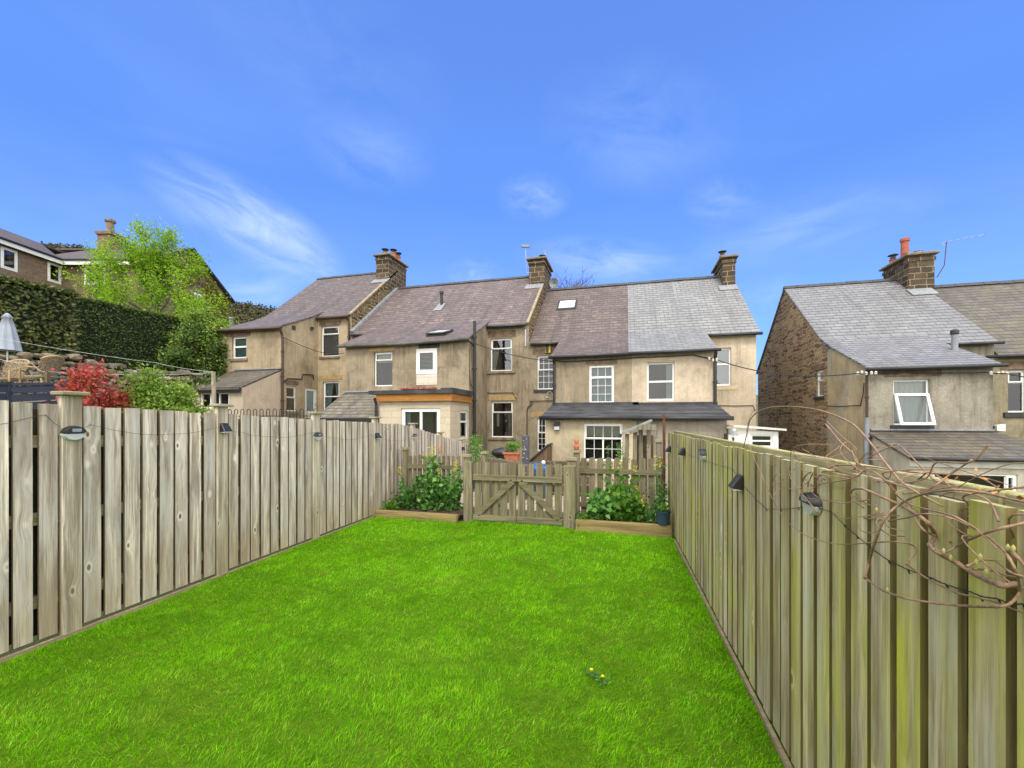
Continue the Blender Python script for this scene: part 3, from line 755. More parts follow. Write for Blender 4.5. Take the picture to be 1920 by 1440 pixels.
for i in range(16): 
    x = ex0+.15+i*.085; m.box(x,x+.07,YO-.7+random.uniform(-.1,.1),YO-.3,2.77,2.80+random.uniform(0,.05))
m.build('loose_roof_tiles', M['terra_red'], h2)
pipe(h2, [(ex0-.08,eyf-.16,2.4),(ex0-.06,eyf-.1,2.2),(ex0-.06,eyf-.1,-.6)], 'black', .05)
a = [on_y(x,y,YM-.03) for x,y in ((913,736),(922,737),(962,736),(964,742),(968,748))]
m = MB(); m.tube(a,.014,6); a = [on_x(x,y,xr+.03) for x,y in ((880,655),(880,690),(882,720),(888,728))]; m.tube(a,.012,6); m.build('wall_cable', M['cable'], h2)

# ================================================================== HOUSE 3 (brown slates, roof light)
x0, x1, ze, zr, zb = -3.82, .05, 4.76, 8.0, -1.1
h3 = thing('terraced_house', 'stained beige house with brown slates, white rooflight and gridded windows', 'house', (-2, YM, zb))
r3u = pm.rect(1007,1040,666,730); r3g = pm.rect(1007,1030,783,846)
main_block(h3, x0+.003, x1, ze, zr, zb, 'wall3', None, [r3u, r3g], 'wall3', 'wall3')
main_roof(h3, x0+.02, x1, ze, zr, 'slate3', (-2.52, x1, 3.87, YO))
r3a = po.rect(1104.5,1151.5,684.5,757)
w = MB(); wall(w, po, -2.42, x1+.12, zb, 3.87, [r3a]); wall(w, Plane('x',-2.42,-1), YO, YM, zb, [(YO,3.87),(YM,4.8)])
w.build('outshoot_wall', M['wall3'], h3)
window(h3, po, r3a, lights=((0,.70,3,3,1),(.70,1,3,1,1)), cover=[('curtain',.04,.96,.03,.97)], cover_mat='curtain_g', recess=.05, lab='white window with glazing bars, its top light ajar')
window(h3, pm, r3u, lights=((0,.58,3,3,0),(.58,1,3,2,1)), behind='room', sill='sill_dark', sill_over=.14)
window(h3, pm, r3g, lights=((0,.55,3,3,0),(.55,1,3,2,1)), behind='room_mid')
lintels(h3, [(pm, pm.rect(1000,1036,655,664), 'lintel'), (pm, pm.rect(997,1030,773,782), 'lintel_ochre'), (po, po.rect(1099,1158,676,682), 'lintel')])
gutter(h3, [(x0+.12,YM-.2,ze-.09),(-2.45,YM-.2,ze-.09)], 'black', .055)
gutter(h3, [(-2.6,YO-.22,3.80),(x1,YO-.22,3.83)], 'black', .05)
p = on_y(1039, 700, YO-.07); pipe(h3, [(p.x,YO-.2,3.78),(p.x,YO-.07,3.6),(p.x,YO-.07,2.1)], 'black', .045)
kz = (8.0-4.76)/4
zf3 = lambda y: 4.76+(y-YM)*kz+.08
a = on_y(1046,574,19.4); b = on_y(1081,574,19.4)
roof_window(h3, a.x, b.x, 19.0, 19.75, zf3, kz, 0, 'darkmetal', 'skyglass')
m = MB(); u0,u1,z0,z1 = pm.rect(1023,1033,645,662); pbox(m,pm,u0,u1,z0,z1,-.09,-.0); ab = m.build('alarm_box', M['yellow'], h3, bevel=.01)
m = MB(); pbox(m,pm,u0+.02,u0+.14,z0+.02,z1-.02,-.10,-.09); m.build('alarm_front', M['black'], ab)
pb = Plane('y', YB, -1)
def leanto(h, xa, xb, zb, wm, ops, ze_, zt_, nm='bay'):
    w = MB(); wall(w, pb, xa, xb, zb, ze_, ops); wall(w, Plane('x',xa,-1), YB, YO, zb, [(YB,ze_),(YO,zt_)]); wall(w, Plane('x',xb,1), YB, YO, zb, [(YB,ze_),(YO,zt_)])
    w.build('bay_wall', M[wm], h)
    k = (zt_-ze_)/(YO-YB); r = MB(); slab(r, [(xa-.12,YB-.18,ze_+.05-.18*k),(xb+.1,YB-.18,ze_+.05-.18*k),(xb+.1,YO-.01,zt_+.05),(xa-.12,YO-.01,zt_+.05)], .05)
    for i in range(3):
        y = YB+.3+i*.55; r.prism([(xa-.11,y,ze_+.052+(y-YB)*k),(xb+.09,y,ze_+.052+(y-YB)*k),(xb+.09,y+.06,ze_+.052+(y+.06-YB)*k),(xa-.11,y+.06,ze_+.052+(y+.06-YB)*k)],(0,0,.012))
    ro = r.build('bay_roof', M['felt'], h)
    m = MB(); m.box(xa-.1,xb+.1,YO-.07,YO-.004,zt_+.02,zt_+.13); m.build('upstand', M['felt'], ro)
    gutter(h, [(xa-.15,YB-.22,ze_-.02),(xb+.12,YB-.22,ze_-.02)], 'black', .06)
r3b = pb.rect(1094.5,1167.5,794,864)
leanto(h3, -2.40, .28, zb, 'wall3b', [r3b], 1.74, 2.12)
window(h3, pb, r3b, lights=((0,.60,2,2,0,0,.5),(0,.60,2,2,0,.5,1),(.60,1,4,1,1)), recess=.05, behind='room_mid', cover=[('flat',.03,.97,.64,.97)], cover_mat='blind_c')
u0,u1,z0,z1 = pb.rect(1040,1050,792,806)
wl = thing('wall_lantern', 'black box lantern on the cream wall left of the gridded bay window', 'wall lamp', pb.P((u0+u1)/2,z0,-.06))
m = MB(); pbox(m,pb,u0,u1,z0+.11,z1+.02,-.13,-.005); pbox(m,pb,u0+.02,u1-.02,z0-.02,z0+.11,-.03,-.003); m.build('housing', M['black'], wl)
m = MB(); pbox(m,pb,u0+.01,u1-.01,z0,z0+.108,-.12,-.031); m.build('lamp_glass', M['silver'], wl)
# curly bracket, pipes
a = [on_y(x,y,YM-.04) for x,y in ((988,850),(988,771),(990,762),(996,760),(998,754),(993,752))]; b = [on_y(x,y,YM-.04) for x,y in ((994,760),(994,752),(1038,751))]
m = MB(); m.tube(a,.02,6); m.tube(b,.014,6); m.build('waste_pipe', M['brownpipe'], h3)
m = MB(); a = [on_y(x,y,YM-.12) for x,y in ((1023,745),(1028,735),(1032,734),(1036,739),(1046,738))]; m.tube(a,.018,6); p = on_y(1026,746,YM-.12); m.lathe(p,[(.05,-.04),(.06,0),(.03,.05),(.01,.06)],10); m.build('hanging_basket_bracket', M['metal'], h3)

# ================================================================== HOUSE 4 (new grey slates, cream)
x0, x1, ze, zr, zb = .05, 4.44, 4.78, 8.0, -1.2
h4 = thing('terraced_house', 'cream house with new pale grey slates, right end of the terrace', 'house', (2.2, YM, zb))
r4u = pm.rect(1336,1371,652,723)
main_block(h4, x0+.003, x1, ze, zr, zb, 'wall4', None, [r4u], 'wall4', 'wall4')
main_roof(h4, x0+.004, x1+.1, ze, zr, 'slate4', (x0+.004, 2.76, 3.89, YO))
r4a = po.rect(1213,1265,679,751)
w = MB(); wall(w, po, x1*0+.17, 2.70, zb, 3.89, [r4a]); wall(w, Plane('x',2.70,1), YO, YM, zb, [(YO,3.89),(YM,4.8)]); w.build('outshoot_wall', M['wall4'], h4)
window(h4, po, r4a, lights=((0,.5,1,1,0),(.5,1,1,1,0)), behind='room', cover=[('vslat',.72,.96,.02,.97)], cover_mat='blind', glass='glass', ft=.06, lab='white window of two equal panes with a vertical blind')
window(h4, pm, r4u, lights=((0,.58,1,1,0),(.58,1,1,1,0)), behind='room_mid', cover=[('flat',.02,.98,.02,.98)], cover_mat='frosted', glass='glass_r', ft=.06)
lintels(h4, [(pm, pm.rect(1330,1383,725,731), 'sill_cream'), (po, po.rect(1204,1272,673,677), 'sill_cream')])
gutter(h4, [(2.6,YM-.2,ze-.09),(x1+.15,YM-.2,ze-.09)], 'black', .055)
gutter(h4, [(x0,YO-.22,3.83),(2.84,YO-.22,3.85)], 'black', .05)
p = on_y(1341, 700, YO-.07); pipe(h4, [(p.x,YO-.2,3.78),(p.x,YO-.07,3.6),(p.x,YO-.07,2.1)], 'black', .05)
leanto(h4, .30, 2.67, zb, 'wall4b', [], 1.72, 2.10)
chimney(h4, 3.98, 4.47, 20.0, 21.9, 6.7, 8.58, [(4.2,21.2,.42,.12,'terra_red',1)])
m = MB(); m.prism([(3.8,19.65,ze+(19.65-YM)*.805+.1),(4.5,19.65,ze+(19.65-YM)*.805+.1),(4.5,20.0,ze+(20.-YM)*.805+.1),(3.8,20.0,ze+(20.-YM)*.805+.1)],(0,0,.03)); m.build('flashing', M['lead'], h4)
m = MB(); a = [on_y(x,y,YM-.03) for x,y in ((1345,760),(1380,761),(1412,760),(1416,770))]; m.tube(a,.014,6); m.build('wall_cable', M['cable'], h4)
# white lean-to conservatory
cv = thing('conservatory', 'low white panelled porch behind the right fence, beside the cream end house', 'conservatory', (3.2,12.5,-1.2))
pc = Plane('y', 12.35, -1)
r_a = pc.rect(1408,1449,815,838.5); r_b = pc.rect(1366,1384,814,850)
w = MB(); wall(w, pc, 2.70, 3.76, -1.2, [(2.7,1.42),(3.76,1.35)], [r_a, r_b], .06); wall(w, Plane('x',3.76,1), 12.35, 14.6, -1.2, 1.35); wall(w, Plane('x',2.7,-1), 12.35, 14.7, -1.2, 1.42)
w.build('wall', M['upvc'], cv)
m = MB(); slab(m, [(2.68,12.2,1.52),(3.9,12.2,1.43),(3.9,14.7,1.45),(2.68,14.7,1.54)], .05); m.build('roof', M['upvc_dirty'], cv)
window(cv, pc, r_a, lights=((0,.5,1,1,0),(.5,1,1,1,0)), recess=.03, behind='room_mid', ft=.04, glass='glass_r')
window(cv, pc, r_b, lights=((0,1,1,1,1),), recess=.03, behind='room_mid', ft=.05, glass='glass_r', name='door')
m = MB(); p = pc.P(*pc.px(1375,807),-.1); m.lathe(p,[(.05,-.07),(.06,0),(.05,.05),(.02,.06)],12); m.build('porch_lamp', M['silver'], cv)

# ================================================================== HOUSE 5 (stone gable) and HOUSE 6
x0, x1, ze, zr, zb = 6.63, 11.15, 4.14, 7.30, -3.2
h5 = thing('terraced_house', 'house with rubble stone gable and grey slate roof, right of the gap', 'house', (8.6, YM, zb))
YO5 = 14.45; p5 = Plane('y', YO5, -1); pg = Plane('x', x0, -1)
r5s = pg.rect(1532,1547,693,743)
r5s = (r5s[0]+.12, r5s[1]+.1, r5s[2], r5s[3])
w = MB(); wall(w, pm, x0, x1, zb, ze); w.build('wall', M['wall5'], h5); w = MB(); wall(w, Plane('y',YM+8,1), x0, x1, zb, ze); w.build('rear_wall', M['wall5'], h5)
g = MB(); wall(g, pg, YM, YM+8, zb, [(YM,ze),(YR,zr),(YM+8,ze)], [r5s]); g.build('gable_wall', M['rubble'], h5)
g = MB(); wall(g, Plane('x',x1,1), YM, YM+8, zb, [(YM,ze),(YR,zr),(YM+8,ze)]); g.build('gable_wall', M['rubble_up'], h5)
window(h5, pg, r5s, lights=((0,.6,1,1,0),(.6,1,1,1,1)), sill='sill_dark', recess=.06, behind='room_mid')
lintels(h5, [(pg, (r5s[0]-.15, r5s[1]+.2, r5s[3], r5s[3]+.22), 'lintel')])
k5 = (ze-3.16)/(YM-YO5)
def roof5():
    k = (zr-ze)/(YR-YM); t = .07; r = MB()
    xl, xr_, xo = x0-.07, x1+.02, 9.60
    slab(r, [(xl,YM-.14,ze-.14*k+t),(xr_,YM-.14,ze-.14*k+t),(xr_,YR,zr+t),(xl,YR,zr+t)])
    slab(r, [(xr_,YM+8.1,ze-.1+t),(xl,YM+8.1,ze-.1+t),(xl,YR,zr+t),(xr_,YR,zr+t)])
    slab(r, [(xl,YO5-.16,3.16-.16*k5+t),(xo,YO5-.16,3.16-.16*k5+t),(xo,YM-.5,ze-.5*k5+t+.05),(xl,YM-.5,ze-.5*k5+t+.05)])
    slab(r, [(xl,YM-.5,ze-.5*k5+t+.05),(xo,YM-.5,ze-.5*k5+t+.05),(xo,YM+.35,ze+.35*k+t+.012),(xl,YM+.35,ze+.35*k+t+.012)])
    ro = r.build('roof', M['slate5'], h5); q = MB(); ridge(q, xl, xr_, YR, zr+t+.03); q.build('ridge_tiles', M['ridge'], ro)
roof5()
r5a = p5.rect(1675,1743,712,797)
w = MB(); wall(w, p5, x0, 9.52, zb, 3.16, [r5a]); w.build('outshoot_wall', M['wall5'], h5)
w = MB(); wall(w, Plane('x',x0,-1), YO5, YM, zb, [(YO5,3.16),(YM,ze)]); wall(w, Plane('x',9.52,1), YO5, YM, zb, [(YO5,3.16),(YM,ze)]); w.build('outshoot_side_wall', M['wall5s'], h5)
wn = window(h5, p5, r5a, lights=((0,.7,1,1,0),(.7,1,1,1,0)), behind='room', recess=.06, cover=[('curtain',.04,.96,.02,.96)], sill='sill_dark', sill_h=.2, lab='white window with net curtain and its large pane tilted open')
u0,u1,z0,z1 = r5a; hs = (z1-z0)*.70; m = MB()
def tp(u,z,th=0): 
    t = (z0+hs-z)/hs; return Vector((u, YO5+.04-.30*t-th, z-.01*t))
ua,ub,za,zb2 = u0+.02,u1-.02,z0+.02,z0+hs
for (a,b,c,d) in ((ua,ua+.07,za,zb2),(ub-.07,ub,za,zb2),(ua+.07,ub-.07,za,za+.07),(ua+.07,ub-.07,zb2-.07,zb2)):
    m.prism([tp(a,c),tp(b,c),tp(b,d),tp(a,d)],(0,-.05,0))
sh = m.build('opened_sash', M['upvc'], wn)
m = MB(); m.poly([tp(ua+.06,za+.06,.02),tp(ub-.06,za+.06,.02),tp(ub-.06,zb2-.06,.02),tp(ua+.06,zb2-.06,.02)]); 
g5 = m.build('sash_glass', M['glass'], wn)
lintels(h5, [(p5, p5.rect(1658,1765,693,706), 'lintel')])
gutter(h5, [(x0-.1,YO5-.22,3.08),(9.68,YO5-.22,3.10)], 'black', .05)
gutter(h5, [(9.6,YM-.2,ze-.09),(x1+.12,YM-.2,ze-.09)], 'black', .05)
p = on_y(1627, 740, YO5-.1); pz = on_y(1627,785,YO5-.1).z
pipe(h5, [(p.x-.02,YO5-.2,3.05),(p.x-.02,YO5-.1,2.9),(p.x-.02,YO5-.1,pz)], 'brownpipe', .035)
pipe(h5, [(p.x-.02,YO5-.1,pz+.03),(p.x-.02,YO5-.1,-1.5)], 'greypipe', .06)
a = on_y(1790, 653, 15.6); pipe(h5, [(a.x,15.6,a.z-.2),(a.x,15.6,on_y(1790,626,15.6).z)], 'greypipe', .075, 'vent_pipe', False)
m = MB(); m.lathe((a.x,15.6,on_y(1790,626,15.6).z), [(.09,-.02),(.1,.0),(.1,.09),(.06,.13)], 12); m.build('vent_cap', M['black'], h5)
a = [on_x(x,y,x0-.04) for x,y in ((1549,761),(1575,762),(1613,760),(1618,740),(1620,718))]; m = MB(); m.tube(a,.014,6); m.build('wall_cable', M['cable'], h5)
chimney(h5, 10.58, 11.40, 20.0, 21.7, 5.7, 8.02, [(10.95,20.95,.92,.14,'terra_red',None),(10.8,21.45,.25,.12,'terra_red',1),(10.75,20.5,.16,.1,'terra_red',None),(11.1,20.4,.18,.13,'lead',None)])
m = MB(); m.prism([(10.5,19.6,ze+(19.6-YM)*.79+.1),(11.3,19.6,ze+(19.6-YM)*.79+.1),(11.3,20.02,ze+(20.02-YM)*.79+.1),(10.5,20.02,ze+(20.02-YM)*.79+.1)],(0,0,.03)); m.build('flashing', M['lead'], h5)
# lean-to of house 5
p5l = Plane('y', 12.65, -1); zl, zlt = .72, 1.26; xa, xb = 6.72, 9.5
r5b = p5l.rect(1750,1908,888,960)
w = MB(); wall(w, p5l, xa, 9.9, zb, zl, [r5b]); wall(w, Plane('x',xa,-1), 12.65, YO5, zb, [(12.65,zl),(YO5,zlt)]); w.build('leanto_wall', M['wall5l'], h5)
k = (zlt-zl)/(YO5-12.65); r = MB(); slab(r, [(xa-.08,12.5,zl+.07-.15*k),(10.1,12.5,zl+.07-.15*k),(9.6,YO5-.01,zlt+.07),(xa-.08,YO5-.01,zlt+.07)])
lr = r.build('leanto_roof', M['slate6'], h5)
m = MB(); m.bar((xa,YO5-.03,zlt+.12),(9.52,YO5-.03,zlt+.12),.08,.04); m.build('flashing', M['lead'], lr)
m = MB(); m.box(xa-.02,10.05,12.60,12.645,zl-.2,zl-.01); m.build('fascia', M['upvc_dirty'], h5)
gutter(h5, [(xa-.08,12.45,zl+.0),(10.1,12.45,zl+.01)], 'darkmetal', .045)
window(h5, p5l, r5b, lights=((0,1,1,1,0,0,.9),(0,1,1,1,1,.9,1)), recess=.03, behind='room', cover=[('slat',.03,.86,.0,.97)], cover_mat='blind_b')

x0, x1, ze, zr, zb = 11.15, 17.5, 3.72, 6.90, -3.2
h6 = thing('terraced_house', 'ochre grey house with mossy brown slates at the right edge', 'house', (14, YM, zb))
r6 = pm.rect(1890,1925,693,773)
main_block(h6, x0+.003, x1, ze, zr, zb, 'wall6', None, [r6], 'wall6', 'wall6')
main_roof(h6, x0+.024, x1, ze, zr, 'slate6')
window(h6, pm, r6, lights=((0,.72,1,1,0),(.72,1,1,1,1)), cover=[('curtain',.03,.2,.03,.7)], sill='sill_dark', sill_h=.16, sill_over=.12)
lintels(h6, [(pm, (r6[0]-.2,r6[1]+.2,r6[3],r6[3]+.26), 'lintel')])
gutter(h6, [(x0-.3,YM-.2,ze-.1),(x1,YM-.2,ze-.1)], 'black', .05)
p = on_y(1868, 801, YM-.1)
wl = thing('wall_floodlight', 'small white floodlight on a black bracket on the ochre house, far right', 'wall lamp', p)
m = MB(); m.box(p.x-.25,p.x-.08,YM-.16,YM-.01,p.z-.04,p.z+.04); m.build('bracket', M['black'], wl)
m = MB(); m.prism([(p.x-.08,YM-.25,p.z-.10),(p.x+.13,YM-.25,p.z-.12),(p.x+.13,YM-.25,p.z+.1),(p.x-.08,YM-.25,p.z+.06)],(0,.16,0)); m.build('lamp_head', M['white'], wl)

# ================================================================== BRICK HOUSE up the hill (its walls follow the camera axes)
def bx(p): return cam(p[0], p[1], p[2])
EV = 10.94; XW = -26.3; XG = -21.9; Y0 = 25.; Y1 = 33.06; YRg = 29.03; ZR = 13.24; zb = 4.2
bh = thing('brick_house', 'brown brick house with tiled roofs and white windows above the hedge', 'house', cam(-25,27,zb))
class CPlane:
    def __init__(s, axis, c, f): s.a, s.c, s.f = axis, c, f
    def P(s, u, z, d=0.):
        k = s.c-s.f*d
        return cam(u,k,z) if s.a == 'y' else cam(k,u,z)
    def px(s, x, y):
        Y = s.c if s.a == 'y' else s.c*F/(x-960)
        X = (x-960)/F*Y
        return (X if s.a == 'y' else Y), EYE-(y-HZ)*Y/F
    rect = Plane.rect
b2 = CPlane('y', Y0, -1); b1 = CPlane('x', XW, 1); bg = CPlane('x', XG, 1)
w1a = b1.rect(1,33,466,506); w1b = b1.rect(89,115,494,530); w2 = b2.rect(158,198,499.5,534); wg = bg.rect(364,377,550,568)
w = MB(); wall(w, b2, XW, XG, zb, EV, [w2]); wall(w, b1, 17., Y0, zb, EV, [w1a, w1b]); wall(w, bg, Y0, Y1, zb, [(Y0,EV),(YRg,ZR),(Y1,EV)], [wg])
w.add([cam(XG,Y1,zb),cam(-33,Y1,zb),cam(-33,Y1,EV),cam(XG,Y1,EV)],[(0,1,2,3)])
for yy_ in (17.,Y1): w.add([cam(XW-6,yy_,zb),cam(XW,yy_,zb),cam(XW,yy_,EV),cam(XW-3,yy_,12.5),cam(XW-6,yy_,EV)],[(0,1,2,3,4)])
w.add([cam(XW-6,17,zb),cam(XW-6,Y1,zb),cam(XW-6,Y1,EV),cam(XW-6,17,EV)],[(0,1,2,3)])
w.build('wall', M['brick'], bh)
r = MB(xf=bx); k = (ZR-EV)/(YRg-Y0); t=.08
r.prism([(XW-3.2,Y0-.3,EV-.3*k+t),(XG+.25,Y0-.3,EV-.3*k+t),(XG+.25,YRg,ZR+t),(XW-1.6,YRg,ZR+t)][::1],(0,0,-.1))
r.prism([(XG+.25,Y1+.3,EV-.3*k+t),(-33,Y1+.3,EV-.3*k+t),(-33,YRg,ZR+t),(XG+.25,YRg,ZR+t)],(0,0,-.1))
r.prism([(XW+.3,17,EV-.14+t),(XW+.3,Y0-.28,EV-.14+t),(XW-3.0,Y0+1.5,12.55+t),(XW-3.0,17,12.55+t)],(0,0,-.1))
r.prism([(XW-3.0,17,12.55+t),(XW-3.0,Y0+3,12.55+t),(XW-6.3,Y0+3,EV-.1+t),(XW-6.3,17,EV-.1+t)],(0,0,-.1))
ro = r.build('roof', M['tile'], bh)
m = MB(xf=bx); m.box(XW+.26,XW+.31,17,Y0-.33,EV-.30,EV-.05); m.box(XW+.26,XG+.2,Y0-.37,Y0-.32,EV-.32,EV-.05); m.build('fascia', M['upvc'], bh)
m = MB(xf=bx); m.tube([(XW+.36,17,EV-.04),(XW+.36,Y0-.42,EV-.04),(XG+.2,Y0-.42,EV-.04)],.06,8); m.build('gutter', M['black'], bh)
m = MB(xf=bx); m.prism([(XG+.22,Y0-.3,EV-.3*k-.02),(XG+.22,YRg,ZR-.02),(XG+.22,YRg,ZR+.14),(XG+.22,Y0-.3,EV-.3*k+.14)],(.05,0,0)); m.prism([(XG+.22,Y1+.3,EV-.3*k-.02),(XG+.22,YRg,ZR-.02),(XG+.22,YRg,ZR+.14),(XG+.22,Y1+.3,EV-.3*k+.14)],(.05,0,0)); m.build('bargeboard', M['darkmetal'], bh)
window(bh, b1, w1a, lights=((0,1,1,1,1),), ft=.1, recess=.0, cover=[('curtain',.5,.95,.03,.97)], cover_mat='blind_b')
window(bh, b1, w1b, lights=((0,1,1,1,1),), ft=.1, recess=.0, cover=[('curtain',.7,.97,.03,.97)], cover_mat='blind_b')
window(bh, b2, w2, lights=((0,1,1,1,1,0,.5),(0,1,1,1,1,.5,1)), ft=.07, recess=.0, cover=[('curtain',.04,.22,.03,.97),('curtain',.8,.96,.03,.97)], behind='room_mid', glass='glass_r')
window(bh, bg, wg, lights=((0,1,1,1,1,0,.5),(0,1,1,1,1,.5,1)), ft=.07, recess=.0, behind='frosted')
m = MB(xf=bx); m.box(-27.8,-26.9,28.6,29.5,11.5,14.25); m.box(-27.9,-26.8,28.5,29.6,14.1,14.3); c = m.build('chimney', M['brick'], bh)
m = MB(); m.lathe(cam(-27.35,29.05,14.3), [(.28,0),(.22,.2),(.2,.75),(.3,.8),(.3,.95),(.18,.98)], 14); m.build('chimney_pot', M['sill'], c)
# ------------------------------------------------------------------ ground
def sm(a, b, x):
    t = np.clip((x-a)/(b-a), 0, 1); return t*t*(3-2*t)
def ground_z(s, t):
    s = np.asarray(s, dtype=float); t = np.asarray(t, dtype=float)
    left = np.interp(-s, [4.35,6,17.2,18.3,19.2,24,34,60,120,400], [0,.25,2.3,2.9,3.6,5.0,6.2,9,14,20])
    fl = 1-.62*sm(9.5,12.5,t)*sm(17.6,16.9,-s)
    z = left*fl
    z = np.where(-s > 8.3, z, z-.9*sm(7.5,12.5,t)*sm(8.3,6.,-s))
    right = -.5*sm(.95,2.2,s)-1.0*sm(4.8,7,s)*sm(2,10,t)
    z = z+np.where(s > -4.3, right, 0)
    z = z-.8*sm(26,60,t)*sm(30,10,-s)
    return z-.04
def axis(vals):
    out = [];
    for a, b, n in vals: out += list(np.linspace(a, b, n, endpoint=False))
    return np.array(out+[vals[-1][1]])
gx = axis([(-900,-120,14),(-120,-40,16),(-40,-4.5,72),(-4.5,1.0,12),(1,20,30),(20,120,14),(120,900,12)])
gy = axis([(-900,-60,12),(-60,-4,14),(-4,26,90),(26,120,24),(120,900,12)])
X, Y = np.meshgrid(gx, gy); Z = ground_z(X, Y)
vv = np.stack([X,Y,Z],axis=-1).reshape(-1,3); nx, ny = len(gx), len(gy)
i, j = np.meshgrid(np.arange(nx-1), np.arange(ny-1)); b = (j*nx+i).ravel()
ff = np.stack([b,b+1,b+nx+1,b+nx],axis=1)
mt = NT('rough_ground'); p = mt.pos()
mt.col(mt.ramp(mt.noise(p,.8,8,.7), [(.3,(.05,.085,.018)),(.5,(.085,.10,.03)),(.7,(.14,.11,.06))])); mt.rough(1.); mt.bump(mt.noise(p,9,6,.7),.8,.05)
tag(np_obj('ground', vv, ff, mt.m, smooth=True), kind='structure')

# lawn slab
GX0, GX1 = -4.135, .84
TILT = math.atan(.027)
def fx(y): return .742-(y-3)*.028          # the right fence runs a little askew to the terrace
def on_f(px_, py_, off=0.):
    x = .75
    for _ in range(5): x = fx(on_x(px_, py_, x).y)+off
    return on_x(px_, py_, x)
def lawn_z(x, y): return .012*np.sin(x*1.7+y*.6)*np.cos(y*1.1-.3*x)
lx = np.linspace(GX0, GX1, 60); ly = np.linspace(-3.2, 6.55, 110)
X, Y = np.meshgrid(lx, ly); Z = lawn_z(X,Y)
vv = np.stack([X,Y,Z],axis=-1).reshape(-1,3); nx, ny = len(lx), len(ly)
i, j = np.meshgrid(np.arange(nx-1), np.arange(ny-1)); b = (j*nx+i).ravel()
mt = NT('lawn_thatch'); p = mt.pos()
mt.col(mt.ramp(mt.noise(p,14,8,.75), [(.3,(.06,.13,.006)),(.7,(.15,.27,.014))])); mt.rough(1.); mt.p.inputs['Specular IOR Level'].default_value = .05; mt.bump(mt.noise(p,90,4,.7),1.,.02)
tag(np_obj('lawn', vv, np.stack([b,b+1,b+nx+1,b+nx],axis=1), mt.m, smooth=True), kind='structure')

def n2(x, y, k, seed=0.):
    """cheap smooth 2-D noise from sines, about -1..1"""
    return (np.sin(x*k*1.3+y*k*.7+seed)+np.sin(x*k*-.8+y*k*1.7+seed*2.1+1.3)+np.sin(x*k*2.3-y*k*.9+seed*.7+2.1)+np.sin(x*k*.5+y*k*2.9+seed*1.7))/4
def blades(n_per, x0, x1, y0, y1, h, w):
    n = int(n_per*(x1-x0)*(y1-y0))
    x = rng.uniform(x0,x1,n); y = rng.uniform(y0,y1,n)
    d = n2(x,y,5.)+.8*n2(x,y,13.,3.)
    keep = (rng.uniform(size=n) < np.clip(.80+.35*d,.35,1)) & (x < .742-(y-3)*.028-.04); x, y, d = x[keep], y[keep], d[keep]; n = len(x)
    z = lawn_z(x,y)
    H = h*rng.uniform(.55,1.35,n)*(1+.18*n2(x,y,2.1,5.)+.16*n2(x,y,9.,1.))
    ang = 2.2*n2(x,y,1.6,2.)+1.7*n2(x,y,7.,4.)+rng.normal(0,1.0,n)
    lean = np.clip(rng.normal(.62,.32,n),.05,1.3)
    dx, dy = np.cos(ang), np.sin(ang)
    wa = rng.uniform(0,2*PI,n)*.35+ang+PI/2; sx, sy = np.cos(wa), np.sin(wa)
    W = w*rng.uniform(.6,1.3,n)
    def P(f, wf, ln):
        hz = H*(f-.25*ln*f*f); off = H*ln*f*f*.9+H*ln*f*.25
        return np.stack([x+dx*off+sx*W*wf, y+dy*off+sy*W*wf, z+hz],axis=1)
    v = np.stack([P(0,-.5,lean),P(0,.5,lean),P(.55,.42,lean),P(.55,-.42,lean),P(1,.0,lean)],axis=1)
    return v.reshape(-1,3), n
mt = NT('grass_blades'); r = mt.rand(); p = mt.pos()
c = mt.ramp(r, [(0.,(.06,.25,.001)),(.45,(.165,.475,.004)),(.8,(.27,.63,.008)),(.93,(.42,.76,.02)),(1.,(.56,.70,.18))])
big = mt.noise(p, 1.5, 5, .6, .4)
c = mt.mix(mt.rng(big,.42,.64,0,.5), c, (.30,.70,.003))
c = mt.mix(mt.rng(mt.noise(p,2.4,4,.6,.8),.50,.68,0,.6), c, (.07,.23,.003))
c = mt.mix(mt.rng(mt.noise(p,.9,3,.5),.60,.68,0,.3), c, (.42,.54,.07))
c = mt.mix(mt.rng(mt.noise(p,11,4,.65,.5),.46,.66,0,.5), c, (.05,.24,.002))
c = mt.mix(mt.rng(mt.noise(p,6,5,.65,1.),.56,.70,0,.35), c, (.46,.70,.05))
mt.col(c); mt.rough(.45); mt.p.inputs['Specular IOR Level'].default_value = .06
t = mt.node('ShaderNodeBsdfTranslucent'); mt.link(mt.mix(1., c, (1.2,1.2,.5), 'MULTIPLY'), t.inputs[0])
x = mt.node('ShaderNodeMixShader'); x.inputs[0].default_value = .38
mt.link(mt.p.outputs[0], x.inputs[1]); mt.link(t.outputs[0], x.inputs[2]); mt.link(x.outputs[0], mt.out.inputs[0])
M['grass'] = mt.m
vs = []; tot = 0
for a in ((13500,GX0+.03,GX1-.03,.4,3.2,.026,.0027),(8500,GX0+.03,GX1-.03,3.2,4.8,.028,.0036),(5200,GX0+.03,GX1-.03,4.8,6.35,.030,.005),(2500,GX0+.03,GX1-.03,-2.5,.4,.04,.005),
          (5200,GX0+.012,GX0+.10,.4,6.3,.030,.0035),(5200,.55,.80,.4,6.3,.026,.0035),(6000,-2.45,-.9,6.33,6.52,.045,.005),(5000,GX0,-2.6,6.26,6.36,.06,.004),(5000,-.8,GX1,6.2,6.32,.06,.004)):
    v, n = blades(*a); vs.append(v); tot += n
v = np.concatenate(vs); i = np.arange(tot)*5
quads = np.stack([i,i+1,i+2,i+3],axis=1); tris = np.stack([i+3,i+2,i+4],axis=1)
